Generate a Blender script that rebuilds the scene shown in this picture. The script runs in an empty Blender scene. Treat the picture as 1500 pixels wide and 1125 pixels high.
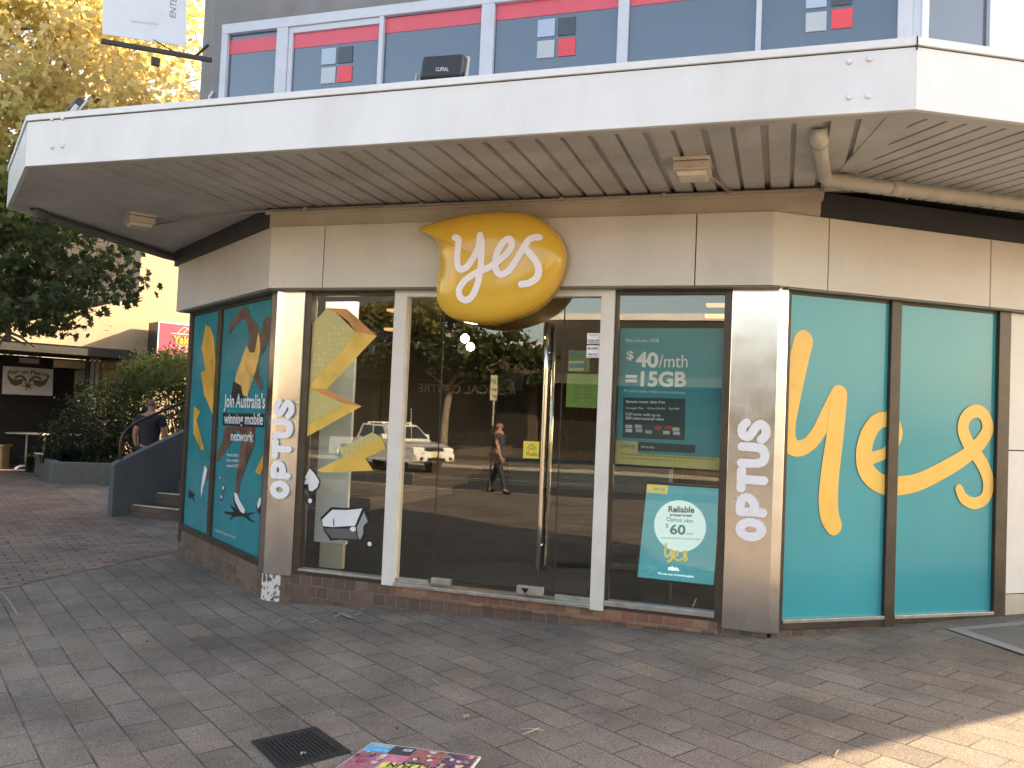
import bpy, bmesh, math, random
from math import sin, cos, tan, pi, radians, hypot, atan2, sqrt, floor
from mathutils import Vector, Matrix
random.seed(7)
S = bpy.context.scene
COL = S.collection

# ------------------------------------------------------------------ camera
FPX, PITCH, ROLL, YAW, CAMD, CAMZ = 1233.39, 0.035158, 0.042414, 0.3117, 6.4888, 1.65
def _vec(x, y):
    fw = cos(PITCH) - y * sin(PITCH); up = sin(PITCH) + y * cos(PITCH)
    return Vector((-sin(YAW) * fw + cos(YAW) * x, cos(YAW) * fw + sin(YAW) * x, up))
def ray(px, py):
    X = (px - 750) / FPX; Y = -(py - 562.5) / FPX; c, s = cos(ROLL), sin(ROLL)
    return _vec(X * c - Y * s, X * s + Y * c)
CAM = Vector((0, -CAMD, CAMZ))
cd = bpy.data.cameras.new("Camera"); cam = bpy.data.objects.new("Camera", cd); COL.objects.link(cam)
cd.sensor_width = 36; cd.lens = 36 * FPX / 1500; cd.clip_start = 0.05; cd.clip_end = 3000
f = ray(750, 562.5).normalized(); r = (ray(1750, 562.5) - ray(750, 562.5)).normalized(); u = r.cross(f)
cam.matrix_world = Matrix(((r.x, u.x, -f.x, CAM.x), (r.y, u.y, -f.y, CAM.y), (r.z, u.z, -f.z, CAM.z), (0, 0, 0, 1)))
S.camera = cam

# ------------------------------------------------------------------ light
SAZ, SEL = 41.4, 24.0
SUNV = Vector((cos(radians(SAZ)) * cos(radians(SEL)), sin(radians(SAZ)) * cos(radians(SEL)), sin(radians(SEL))))
W = bpy.data.worlds.new("World"); S.world = W; W.use_nodes = True
nt = W.node_tree; bg = nt.nodes["Background"]; sky = nt.nodes.new("ShaderNodeTexSky")
sky.sky_type = 'NISHITA'; sky.sun_disc = False; sky.sun_elevation = radians(SEL); sky.sun_rotation = radians(90 - SAZ)
sky.air_density = 1.0; sky.dust_density = 2.5; sky.ozone_density = 1.0
tn = nt.nodes.new("ShaderNodeMixRGB"); tn.blend_type = 'MULTIPLY'; tn.inputs[0].default_value = 1; tn.inputs[2].default_value = (1.0, .865, .73, 1)   # camera white balance set for shade
nt.links.new(sky.outputs[0], tn.inputs[1]); nt.links.new(tn.outputs[0], bg.inputs[0]); bg.inputs[1].default_value = 0.12
sl = bpy.data.lights.new("Sun", 'SUN'); sl.energy = 3.4; sl.angle = radians(0.5); sl.color = (1, 0.76, 0.47)
so = bpy.data.objects.new("Sun", sl); COL.objects.link(so); so.rotation_euler = SUNV.to_track_quat('Z', 'Y').to_euler()
so.location = (20, 20, 30)
S.view_settings.view_transform = 'Standard'; S.view_settings.look = 'None'
S.view_settings.exposure = 2.82; S.view_settings.gamma = 1
S.render.engine = 'CYCLES'
S.cycles.max_bounces = 8; S.cycles.transparent_max_bounces = 16

# ------------------------------------------------------------------ materials
MATS = {}
def _nt(name):
    m = bpy.data.materials.new(name); m.use_nodes = True; n = m.node_tree
    return m, n, n.nodes["Principled BSDF"]
def mat(name, col, rough=0.6, metal=0.0, var=0.12, scale=6.0, bump=0.0, bscale=60, emit=0, stretch=None, spec=0.5, coat=0, dirt=0):
    """plain procedural surface: noise-mottled colour, uneven gloss, optional bump"""
    if name in MATS: return MATS[name]
    m, n, p = _nt(name); N = n.nodes; L = n.links
    tc = N.new("ShaderNodeTexCoord"); mp = N.new("ShaderNodeMapping"); L.new(tc.outputs['Object'], mp.inputs[0])
    if stretch: mp.inputs['Scale'].default_value = stretch
    ns = N.new("ShaderNodeTexNoise"); ns.inputs['Scale'].default_value = scale; ns.inputs['Detail'].default_value = 6
    L.new(mp.outputs[0], ns.inputs['Vector'])
    mr = N.new("ShaderNodeMapRange"); mr.inputs[1].default_value = .3; mr.inputs[2].default_value = .7
    mr.inputs[3].default_value = 1 - var; mr.inputs[4].default_value = 1 + var; L.new(ns.outputs[0], mr.inputs[0])
    mx = N.new("ShaderNodeVectorMath"); mx.operation = 'SCALE'; mx.inputs[0].default_value = col[:3]
    L.new(mr.outputs[0], mx.inputs['Scale']); out = mx.outputs[0]
    if dirt:
        n2 = N.new("ShaderNodeTexNoise"); n2.inputs['Scale'].default_value = 1.7; n2.inputs['Detail'].default_value = 9; n2.inputs['Roughness'].default_value = .7
        mp2 = N.new("ShaderNodeMapping"); mp2.inputs['Scale'].default_value = (1, 1, .35); L.new(tc.outputs['Object'], mp2.inputs[0]); L.new(mp2.outputs[0], n2.inputs[0])
        r2 = N.new("ShaderNodeMapRange"); r2.inputs[1].default_value = .45; r2.inputs[2].default_value = .75; L.new(n2.outputs[0], r2.inputs[0])
        r2.inputs[4].default_value = dirt
        m2 = N.new("ShaderNodeMixRGB"); m2.blend_type = 'MULTIPLY'; m2.inputs[2].default_value = (.45, .38, .28, 1)
        L.new(r2.outputs[0], m2.inputs[0]); L.new(out, m2.inputs[1]); out = m2.outputs[0]
    L.new(out, p.inputs['Base Color'])
    p.inputs['Metallic'].default_value = metal
    rr = N.new("ShaderNodeMapRange"); rr.inputs[3].default_value = max(0, rough - .08); rr.inputs[4].default_value = min(1, rough + .08)
    L.new(ns.outputs[0], rr.inputs[0]); L.new(rr.outputs[0], p.inputs['Roughness'])
    p.inputs['Specular IOR Level'].default_value = spec; p.inputs['Coat Weight'].default_value = coat; p.inputs['Coat Roughness'].default_value = .05
    if bump:
        nb = N.new("ShaderNodeTexNoise"); nb.inputs['Scale'].default_value = bscale; nb.inputs['Detail'].default_value = 4; L.new(mp.outputs[0], nb.inputs[0])
        b = N.new("ShaderNodeBump"); b.inputs['Strength'].default_value = bump; b.inputs['Distance'].default_value = .01
        L.new(nb.outputs[0], b.inputs['Height']); L.new(b.outputs[0], p.inputs['Normal'])
    if emit:
        p.inputs['Emission Color'].default_value = (*col[:3], 1); p.inputs['Emission Strength'].default_value = emit
    MATS[name] = m; return m
def rgb(r, g, b):
    f = lambda c: ((c / 255 + .055) / 1.055) ** 2.4 if c > 10 else c / 3294
    return (f(r), f(g), f(b))
def glass(name, tint, k=1.0, ior=1.9):
    m = bpy.data.materials.new(name); m.use_nodes = True; n = m.node_tree; N = n.nodes; L = n.links
    N.remove(N["Principled BSDF"]); o = N["Material Output"]
    t = N.new("ShaderNodeBsdfTransparent"); t.inputs[0].default_value = (*tint, 1)
    g = N.new("ShaderNodeBsdfGlossy"); g.inputs['Roughness'].default_value = 0.0; g.inputs[0].default_value = (1, 1, 1, 1)
    lw = N.new("ShaderNodeLayerWeight"); lw.inputs[0].default_value = .5      # Schlick reflectance, the same from either face of the pane
    pw = N.new("ShaderNodeMath"); pw.operation = 'POWER'; pw.inputs[1].default_value = 5; L.new(lw.outputs['Facing'], pw.inputs[0])
    fr = N.new("ShaderNodeMath"); fr.operation = 'MULTIPLY_ADD'; fr.inputs[1].default_value = 1 - .065; fr.inputs[2].default_value = .065; L.new(pw.outputs[0], fr.inputs[0])
    tc = N.new("ShaderNodeTexCoord"); ns = N.new("ShaderNodeTexNoise"); ns.inputs['Scale'].default_value = 0.9; ns.inputs['Detail'].default_value = 1
    L.new(tc.outputs['Object'], ns.inputs[0]); b = N.new("ShaderNodeBump"); b.inputs['Strength'].default_value = .05; b.inputs['Distance'].default_value = .02
    L.new(ns.outputs[0], b.inputs['Height']); L.new(b.outputs[0], g.inputs['Normal'])
    mx = N.new("ShaderNodeMixShader"); mu = N.new("ShaderNodeMath"); mu.operation = 'MULTIPLY'; mu.use_clamp = True; mu.inputs[1].default_value = k
    L.new(fr.outputs[0], mu.inputs[0]); L.new(mu.outputs[0], mx.inputs[0]); L.new(t.outputs[0], mx.inputs[1]); L.new(g.outputs[0], mx.inputs[2])
    L.new(mx.outputs[0], o.inputs[0]); return m

def brickmat(name, c1, c2, mortar, bw, bh, ms, rot=0, vertical=None, offset=.5, speck=0.25, rough=.85, stain=.5, bump=.5, msmooth=.1, plug=0):
    m, n, p = _nt(name); N = n.nodes; L = n.links
    tc = N.new("ShaderNodeTexCoord"); mp = N.new("ShaderNodeMapping"); L.new(tc.outputs['Object'], mp.inputs[0])
    if vertical is not None:   # lay bricks on an upright face whose run makes angle `vertical` with x
        mp.inputs['Rotation'].default_value = (0, 0, -vertical)
        sx = N.new("ShaderNodeSeparateXYZ"); cx = N.new("ShaderNodeCombineXYZ"); L.new(mp.outputs[0], sx.inputs[0])
        L.new(sx.outputs[0], cx.inputs[0]); L.new(sx.outputs[2], cx.inputs[1]); v = cx.outputs[0]
    else:
        mp.inputs['Rotation'].default_value = (0, 0, -rot); v = mp.outputs[0]
    # slight wobble so that courses are not ruler straight
    nw = N.new("ShaderNodeTexNoise"); nw.inputs['Scale'].default_value = 2.2; L.new(v, nw.inputs[0])
    ws = N.new("ShaderNodeVectorMath"); ws.operation = 'SCALE'; ws.inputs['Scale'].default_value = .012; L.new(nw.outputs[1], ws.inputs[0])
    wa = N.new("ShaderNodeVectorMath"); L.new(v, wa.inputs[0]); L.new(ws.outputs[0], wa.inputs[1]); v2 = wa.outputs[0]
    br = N.new("ShaderNodeTexBrick"); L.new(v2, br.inputs['Vector']); br.offset = offset
    br.inputs['Scale'].default_value = 1; br.inputs['Brick Width'].default_value = bw; br.inputs['Row Height'].default_value = bh
    br.inputs['Mortar Size'].default_value = ms; br.inputs['Mortar Smooth'].default_value = msmooth; br.inputs['Bias'].default_value = 0
    br.inputs['Color1'].default_value = (0, 0, 0, 1); br.inputs['Color2'].default_value = (1, 1, 1, 1); br.inputs['Mortar'].default_value = (.5, .5, .5, 1)
    cr = N.new("ShaderNodeValToRGB"); L.new(br.outputs[0], cr.inputs[0]); e = cr.color_ramp.elements
    e[0].color = (*c1[0], 1); e[1].color = (*c1[-1], 1)
    for i, c in enumerate(c1[1:-1]):
        q = e.new((i + 1) / (len(c1) - 1)); q.color = (*c, 1)
    # per-brick mottling + large stains + speckle
    n1 = N.new("ShaderNodeTexNoise"); n1.inputs['Scale'].default_value = 1.1; n1.inputs['Detail'].default_value = 8; n1.inputs['Roughness'].default_value = .65; L.new(v, n1.inputs[0])
    r1 = N.new("ShaderNodeMapRange"); r1.inputs[1].default_value = .35; r1.inputs[2].default_value = .68; r1.inputs[3].default_value = 1 - stain; r1.inputs[4].default_value = 1.12; L.new(n1.outputs[0], r1.inputs[0])
    n2 = N.new("ShaderNodeTexNoise"); n2.inputs['Scale'].default_value = 140; n2.inputs['Detail'].default_value = 3; L.new(v, n2.inputs[0])
    r2 = N.new("ShaderNodeMapRange"); r2.inputs[1].default_value = .35; r2.inputs[2].default_value = .65; r2.inputs[3].default_value = 1 - speck; r2.inputs[4].default_value = 1 + speck; L.new(n2.outputs[0], r2.inputs[0])
    mu = N.new("ShaderNodeMath"); mu.operation = 'MULTIPLY'; L.new(r1.outputs[0], mu.inputs[0]); L.new(r2.outputs[0], mu.inputs[1])
    sc = N.new("ShaderNodeVectorMath"); sc.operation = 'SCALE'; L.new(cr.outputs[0], sc.inputs[0]); L.new(mu.outputs[0], sc.inputs['Scale'])
    col = sc.outputs[0]
    nj = N.new("ShaderNodeTexNoise"); nj.inputs['Scale'].default_value = 3; nj.inputs['Detail'].default_value = 5; L.new(v, nj.inputs[0])
    rj = N.new("ShaderNodeMapRange"); rj.inputs[1].default_value = .35; rj.inputs[2].default_value = .62; rj.inputs[3].default_value = .25; rj.inputs[4].default_value = 1; L.new(nj.outputs[0], rj.inputs[0])
    fm = N.new("ShaderNodeMath"); fm.operation = 'MULTIPLY'; L.new(br.outputs['Fac'], fm.inputs[0]); L.new(rj.outputs[0], fm.inputs[1])
    mx = N.new("ShaderNodeMixRGB"); L.new(fm.outputs[0], mx.inputs[0]); L.new(col, mx.inputs[1]); mx.inputs[2].default_value = (*mortar, 1)
    # pale specks (gum, grit)
    vo = N.new("ShaderNodeTexVoronoi"); vo.inputs['Scale'].default_value = 7; L.new(v, vo.inputs[0])
    rv = N.new("ShaderNodeMapRange"); rv.inputs[1].default_value = .05; rv.inputs[2].default_value = .085; rv.inputs[3].default_value = .45 if speck > .1 else 0; rv.inputs[4].default_value = 0; L.new(vo.outputs[0], rv.inputs[0])
    mg = N.new("ShaderNodeMixRGB"); L.new(rv.outputs[0], mg.inputs[0]); L.new(mx.outputs[0], mg.inputs[1]); mg.inputs[2].default_value = (.02, .02, .02, 1)
    L.new(mg.outputs[0], p.inputs['Base Color'])
    p.inputs['Roughness'].default_value = rough
    h = N.new("ShaderNodeMath"); h.operation = 'MULTIPLY_ADD'; L.new(br.outputs['Fac'], h.inputs[0]); h.inputs[1].default_value = -1; 
    hs = N.new("ShaderNodeMath"); hs.operation = 'MULTIPLY'; hs.inputs[1].default_value = .25; L.new(n2.outputs[0], hs.inputs[0]); L.new(hs.outputs[0], h.inputs[2])
    b = N.new("ShaderNodeBump"); b.inputs['Strength'].default_value = bump; b.inputs['Distance'].default_value = .008; L.new(h.outputs[0], b.inputs['Height']); L.new(b.outputs[0], p.inputs['Normal'])
    return m

M_fascia = mat("white painted steel", (.70, .71, .72), .45, var=.04, scale=2, dirt=.25, coat=.2)
M_cap = mat("white capping", (.72, .73, .74), .4, var=.04, scale=3, dirt=.2)
M_soffit = mat("grey soffit sheet", (.50, .50, .495), .6, var=.12, scale=1.5, dirt=.5)
M_beige = mat("beige composite panel", (.56, .53, .48), .42, var=.05, scale=1.5, dirt=.22, coat=.15)
M_channel = mat("cream channel", (.47, .42, .33), .5, var=.08, scale=3, dirt=.4)
M_darkbeam = mat("charcoal steel", (.035, .037, .04), .5, dirt=.3)
M_bronze = mat("bronze frame", (.065, .052, .038), .38, metal=.4, var=.2, scale=8, dirt=.2)
M_sill = mat("worn aluminium sill", (.42, .40, .36), .35, metal=.7, var=.2, scale=14)
M_white_al = mat("white aluminium", (.66, .64, .60), .4, var=.04, dirt=.15)
M_upframe = mat("pale window frame", (.52, .56, .64), .45, var=.05, dirt=.15)
M_render = mat("grey render", (.21, .21, .215), .85, var=.12, scale=5, bump=.3, bscale=90, dirt=.25)
M_white = mat("white acrylic", (.80, .80, .84), .35, var=.03)
M_black = mat("black", (.012, .012, .013), .5)
M_teal = mat("teal window film", (.048, .31, .355), .17, var=.07, scale=1.2, spec=.6)
M_teal2 = mat("teal print", (.022, .22, .26), .25, var=.16, scale=2.0)
M_yel = mat("yellow print", (.80, .50, .10), .3, var=.05)
M_dome = mat("glossy amber moulding", (.68, .425, .045), .20, var=.03, coat=.35, spec=.4)
M_lens = mat("frosted diffuser", (.62, .58, .50), .4)
M_pipe = mat("beige pvc pipe", (.46, .43, .38), .45, dirt=.4)
M_conduit = mat("grey conduit", (.34, .31, .27), .5)
M_leaf_dry = mat("dry leaf", (.30, .13, .05), .7, var=.4, scale=30)

def steelmat():
    m, n, p = _nt("brushed stainless steel"); N = n.nodes; L = n.links
    tc = N.new("ShaderNodeTexCoord"); mp = N.new("ShaderNodeMapping"); mp.inputs['Scale'].default_value = (90, 90, 1.2); L.new(tc.outputs['Object'], mp.inputs[0])
    ns = N.new("ShaderNodeTexNoise"); ns.inputs['Scale'].default_value = 3; ns.inputs['Detail'].default_value = 4; L.new(mp.outputs[0], ns.inputs[0])
    n2 = N.new("ShaderNodeTexNoise"); n2.inputs['Scale'].default_value = 5; n2.inputs['Detail'].default_value = 5; L.new(tc.outputs['Object'], n2.inputs[0])
    mr = N.new("ShaderNodeMapRange"); mr.inputs[3].default_value = .10; mr.inputs[4].default_value = .34; L.new(n2.outputs[0], mr.inputs[0]); L.new(mr.outputs[0], p.inputs['Roughness'])
    cr = N.new("ShaderNodeMapRange"); cr.inputs[3].default_value = .58; cr.inputs[4].default_value = .80; L.new(ns.outputs[0], cr.inputs[0])
    v = N.new("ShaderNodeVectorMath"); v.operation = 'SCALE'; v.inputs[0].default_value = (1, .965, .90); L.new(cr.outputs[0], v.inputs['Scale']); L.new(v.outputs[0], p.inputs['Base Color'])
    p.inputs['Metallic'].default_value = 1
    b = N.new("ShaderNodeBump"); b.inputs['Strength'].default_value = .12; b.inputs['Distance'].default_value = .002; L.new(ns.outputs[0], b.inputs['Height'])
    b2 = N.new("ShaderNodeBump"); b2.inputs['Strength'].default_value = .25; b2.inputs['Distance'].default_value = .01
    n3 = N.new("ShaderNodeTexNoise"); n3.inputs['Scale'].default_value = 2.2; L.new(tc.outputs['Object'], n3.inputs[0]); L.new(n3.outputs[0], b2.inputs['Height']); L.new(b.outputs[0], b2.inputs['Normal'])
    L.new(b2.outputs[0], p.inputs['Normal']); return m
M_steel = steelmat()
M_glass = glass("shop glass", (.88, .90, .88), 1.0)
M_upglass = mat("dark blue tinted glass", (.075, .105, .15), .06, var=.08, scale=.6, spec=1.0)
M_ctint = mat("vehicle glass", (.02, .025, .03), .05, spec=.8)

# ------------------------------------------------------------------ helpers
class Pl:
    """upright reference plane: origin, run direction, outward normal"""
    def __init__(s, o, d, n): s.o = Vector((o[0], o[1], 0)); s.d = Vector((d[0], d[1], 0)); s.n = Vector((n[0], n[1], 0))
    def P(s, a, z, out=0): q = s.o + s.d * a + s.n * out; return Vector((q.x, q.y, z))
    def px(s, x, y, out=0):
        d = ray(x, y); t = (s.o + s.n * out - CAM).dot(s.n) / d.dot(s.n); q = CAM + d * t
        return ((q - s.o).dot(s.d), q.z)
TL, TR = 0.6169, 0.6186
XA, XB = -4.275, -0.059
F = Pl((0, 0), (1, 0), (0, -1))
Lf = Pl((XA, 0), (-cos(TL), sin(TL)), (-sin(TL), -cos(TL)))
Rt = Pl((XB, 0), (cos(TR), sin(TR)), (sin(TR), -cos(TR)))

def gz(x, y):
    YK = -12.5
    if x < -4.2: b = -.08
    elif x < 0: b = -.08 + .18 * (x + 4.2) / 4.2
    elif x < 1.7: b = .10 + .06 * x
    else: b = .202 + .03 * (min(x, 6) - 1.7)
    return b + .012 * max(-12.5, min(y, 0))
def G(px, py, dz=0):
    d = ray(px, py); z = 0
    for _ in range(12):
        t = (z + dz - CAM.z) / d.z; q = CAM + d * t; z = gz(q.x, q.y)
    return Vector((q.x, q.y, z + dz))

class MB:
    def __init__(s): s.v = []; s.f = []; s.sm = []
    def face(s, pts, smooth=False):
        b = len(s.v); s.v += [Vector(p) for p in pts]; s.f.append(list(range(b, b + len(pts)))); s.sm.append(smooth)
    def box(s, pl, a0, a1, z0, z1, o0, o1):
        b = len(s.v)
        for z in (z0, z1):
            for a, o in ((a0, o0), (a1, o0), (a1, o1), (a0, o1)): s.v.append(pl.P(a, z, o))
        for q in ((0, 1, 2, 3), (4, 7, 6, 5), (0, 4, 5, 1), (1, 5, 6, 2), (2, 6, 7, 3), (3, 7, 4, 0)): s.f.append([b + i for i in q]); s.sm.append(False)
        return s
    def wbox(s, x0, x1, y0, y1, z0, z1): return s.box(F, x0, x1, z0, z1, -y0, -y1)
    def prism(s, pts, z0, z1):
        n = len(pts); b = len(s.v); s.v += [Vector((p[0], p[1], z0)) for p in pts] + [Vector((p[0], p[1], z1)) for p in pts]
        s.f.append([b + i for i in range(n)][::-1]); s.f.append([b + n + i for i in range(n)]); s.sm += [False, False]
        for i in range(n): j = (i + 1) % n; s.f.append([b + i, b + j, b + n + j, b + n + i]); s.sm.append(False)
        return s
    def slab(s, pl, poly, o0, o1):
        """polygon (a,z) in an upright plane, given thickness"""
        n = len(poly); b = len(s.v); s.v += [pl.P(a, z, o0) for a, z in poly] + [pl.P(a, z, o1) for a, z in poly]
        s.f.append([b + i for i in range(n)]); s.f.append([b + n + i for i in range(n)][::-1]); s.sm += [False, False]
        for i in range(n): j = (i + 1) % n; s.f.append([b + i, b + n + i, b + n + j, b + j]); s.sm.append(False)
        return s
    def tube(s, pts, rad, n=12, cap=True):
        pts = [Vector(p) for p in pts]; rads = rad if isinstance(rad, (list, tuple)) else [rad] * len(pts)
        t0 = (pts[1] - pts[0]).normalized(); a = t0.orthogonal().normalized(); b0 = len(s.v)
        for i, p in enumerate(pts):
            t = (pts[min(i + 1, len(pts) - 1)] - pts[max(i - 1, 0)]).normalized()
            a = (a - t * a.dot(t)).normalized(); c = t.cross(a)
            for k in range(n): an = 2 * pi * k / n; s.v.append(p + (a * cos(an) + c * sin(an)) * rads[i])
        for i in range(len(pts) - 1):
            for k in range(n): k2 = (k + 1) % n; s.f.append([b0 + i * n + k, b0 + i * n + k2, b0 + (i + 1) * n + k2, b0 + (i + 1) * n + k]); s.sm.append(True)
        if cap:
            s.f.append([b0 + k for k in range(n)][::-1]); s.f.append([b0 + (len(pts) - 1) * n + k for k in range(n)]); s.sm += [False, False]
        return s
    def ribbon(s, pl, pts, w, o, clip=None, thick=0, close=False, flow=None, rnd=True):
        """pen stroke through plane coordinates; tiny steady rise keeps crossings apart"""
        P = smooth(pts, 8); n = len(P)
        ws = w if isinstance(w, (list, tuple)) else [w] * len(pts)
        W2 = [ws[min(int(i / 8), len(ws) - 1)] * (1 - (i % 8) / 8) + ws[min(int(i / 8) + 1, len(ws) - 1)] * (i % 8) / 8 for i in range(n)]
        row = []
        def add(c, d, half):
            nx, nz = -d[1], d[0]; row.append([(c[0] + nx * half * k, c[1] + nz * half * k) for k in (1, -1)])
        D = []
        for i in range(n):
            a, b = P[max(i - 1, 0)], P[min(i + 1, n - 1)]; l = hypot(b[0] - a[0], b[1] - a[1]) or 1; D.append(((b[0] - a[0]) / l, (b[1] - a[1]) / l))
        if rnd:
            for k in range(5, 0, -1): an = k * pi / 2 / 5.01; h = W2[0] / 2; add((P[0][0] - D[0][0] * h * sin(an), P[0][1] - D[0][1] * h * sin(an)), D[0], h * cos(an))
        for i in range(n): add(P[i], D[i], W2[i] / 2)
        if rnd:
            for k in range(1, 6): an = k * pi / 2 / 5.01; h = W2[-1] / 2; add((P[-1][0] + D[-1][0] * h * sin(an), P[-1][1] + D[-1][1] * h * sin(an)), D[-1], h * cos(an))
        b = len(s.v); m = len(row)
        for i, (l, r_) in enumerate(row):
            for q in (l, r_):
                a, z = q
                if clip: a = max(clip[0], min(clip[1], a))
                oo = o + .0016 * i / m + (flow(a, z) if flow else 0)
                s.v.append(pl.P(a, z, oo))
                if thick: s.v.append(pl.P(a, z, oo - thick))
        st = 4 if thick else 2
        for i in range(m - 1):
            q = b + i * st; q2 = q + st
            if thick:
                s.f += [[q, q + 2, q2 + 2, q2], [q, q2, q2 + 1, q + 1], [q + 2, q + 3, q2 + 3, q2 + 2]]; s.sm += [False] * 3
            else: s.f.append([q, q + 1, q2 + 1, q2]); s.sm.append(False)
        if thick:
            s.f.append([b, b + 1, b + 3, b + 2]); e = b + (m - 1) * 4; s.f.append([e, e + 2, e + 3, e + 1]); s.sm += [False, False]
        return s
    def build(s, name, material, parent=None, bevel=0, seg=2, fix=True, origin=None):
        me = bpy.data.meshes.new(name); root = parent
        off = Vector((0, 0, 0))
        if parent is not None:
            while root.parent: root = root.parent
            off = root.location.copy()
        elif origin is not None: off = Vector(origin)
        else:
            if s.v:
                off = Vector((sum(v.x for v in s.v) / len(s.v), sum(v.y for v in s.v) / len(s.v), min(v.z for v in s.v)))
        me.from_pydata([tuple(v - off) for v in s.v], [], s.f)
        me.polygons.foreach_set('use_smooth', s.sm)
        me.materials.append(material)
        if fix:
            bm = bmesh.new(); bm.from_mesh(me); bmesh.ops.recalc_face_normals(bm, faces=bm.faces); bm.to_mesh(me); bm.free()
        o = bpy.data.objects.new(name, me); COL.objects.link(o)
        if parent is None: o.location = off
        else: o.parent = parent
        if bevel:
            b = o.modifiers.new("edge", 'BEVEL'); b.width = bevel; b.segments = seg; b.limit_method = 'ANGLE'; b.angle_limit = radians(35)
        me.update(); return o
def smooth(pts, k):
    if len(pts) < 3:
        a, b = pts; return [(a[0] + (b[0] - a[0]) * i / k, a[1] + (b[1] - a[1]) * i / k) for i in range(k + 1)]
    out = []
    n = len(pts)
    for i in range(n - 1):
        p0, p1, p2, p3 = pts[max(i - 1, 0)], pts[i], pts[i + 1], pts[min(i + 2, n - 1)]
        for j in range(k):
            t = j / k
            out.append(tuple(.5 * (2 * p1[c] + (-p0[c] + p2[c]) * t + (2 * p0[c] - 5 * p1[c] + 4 * p2[c] - p3[c]) * t * t + (-p0[c] + 3 * p1[c] - 3 * p2[c] + p3[c]) * t ** 3) for c in (0, 1)))
    out.append(tuple(pts[-1])); return out
def thing(name, label, cat, loc=(0, 0, 0), group=None):
    o = bpy.data.objects.new(name, None); COL.objects.link(o); o.location = loc; o.empty_display_size = .2
    return tag(o, label, cat, group)
def tag(o, label, cat, group=None):
    o['label'] = label; o['category'] = cat
    if group: o['group'] = group
    return o
def kind(o, k): o['kind'] = k; return o
def crop(x0, y0, sc): return lambda pts: [(x0 + a / sc, y0 + b / sc) for a, b in pts]
def poly(pl, pxs, out): return [pl.px(x, y, out) for x, y in pxs]
def text(s, pl, bl, br, top, material, parent, name="lettering", out=.004, bold=0, thick=0, rot=0, obj_only=False, lines=None):
    """writing fitted between two baseline pixels bl, br and cap-height pixel top on plane pl"""
    c = bpy.data.curves.new("t", 'FONT'); c.body = s; c.offset = bold; c.space_character = 1.0; c.resolution_u = 3
    o = bpy.data.objects.new("t", c); COL.objects.link(o)
    dg = bpy.context.evaluated_depsgraph_get(); dg.update(); me = bpy.data.meshes.new_from_object(o.evaluated_get(dg))
    bpy.data.objects.remove(o); bpy.data.curves.remove(c)
    xs = [v.co.x for v in me.vertices]; x0, x1 = min(xs), max(xs); cap = .71
    A = pl.px(*bl, out); B = pl.px(*br, out); T = pl.px(*top, out); h = (T[1] - A[1]) / cap
    if rot:   # text running up the plane: bl->br measured along z, cap height along a
        pass
    mb = MB(); b = 0
    for v in me.vertices:
        t = (v.co.x - x0) / (x1 - x0); a = A[0] + (B[0] - A[0]) * t; z = A[1] + (B[1] - A[1]) * t + v.co.y * h
        mb.v.append(pl.P(a, z, out))
    for q in me.polygons: mb.f.append(list(q.vertices)); mb.sm.append(False)
    bpy.data.meshes.remove(me)
    if parent is None: return mb
    return mb.build(name, material, parent, fix=False)
def clip_poly(poly_, inside_poly):
    """convex clip (counter-clockwise clip polygon), 2-D"""
    out = poly_
    n = len(inside_poly)
    for i in range(n):
        a, b = inside_poly[i], inside_poly[(i + 1) % n]; inp = out; out = []
        def sd(p): return (b[0] - a[0]) * (p[1] - a[1]) - (b[1] - a[1]) * (p[0] - a[0])
        for j in range(len(inp)):
            p, q = inp[j], inp[(j + 1) % len(inp)]; sp, sq = sd(p), sd(q)
            if sp >= 0: out.append(p)
            if (sp >= 0) != (sq >= 0): t = sp / (sp - sq); out.append((p[0] + (q[0] - p[0]) * t, p[1] + (q[1] - p[1]) * t))
        if not out: return []
    return out

# ------------------------------------------------------------------ ground
PA = pi - TL   # direction of the long paving joints
M_pave = brickmat("large concrete pavers", [(.176, .143, .114), (.222, .184, .148), (.188, .162, .137), (.244, .194, .150), (.152, .128, .106)], None,
                  (.035, .030, .026), .40, .20, .0055, rot=PA, speck=.50, stain=.45, rough=.88, bump=.45)
M_pave2 = brickmat("small clay pavers", [(.165, .108, .083), (.232, .160, .120), (.185, .132, .103), (.245, .178, .138), (.135, .096, .077)], None,
                   (.022, .018, .016), .23, .115, .008, rot=pi / 2 - TL, speck=.16, stain=.38, rough=.9, bump=.6)
def ground_sheet(name, poly_, step, dz, m, zf=gz, skirt=0):
    xs = [p[0] for p in poly_]; ys = [p[1] for p in poly_]; mb = MB()
    x = floor(min(xs) / step) * step
    while x < max(xs):
        y = floor(min(ys) / step) * step
        while y < max(ys):
            c = clip_poly([(x, y), (x + step, y), (x + step, y + step), (x, y + step)], poly_)
            if len(c) > 2: mb.face([(a, b, zf(a, b) + dz) for a, b in c], True)
            y += step
        x += step
    o = mb.build(name, m, None, fix=False, origin=(0, 0, 0))
    bm = bmesh.new(); bm.from_mesh(o.data); bmesh.ops.remove_doubles(bm, verts=bm.verts, dist=.0005); bm.to_mesh(o.data); bm.free()
    return kind(o, 'structure')
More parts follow.
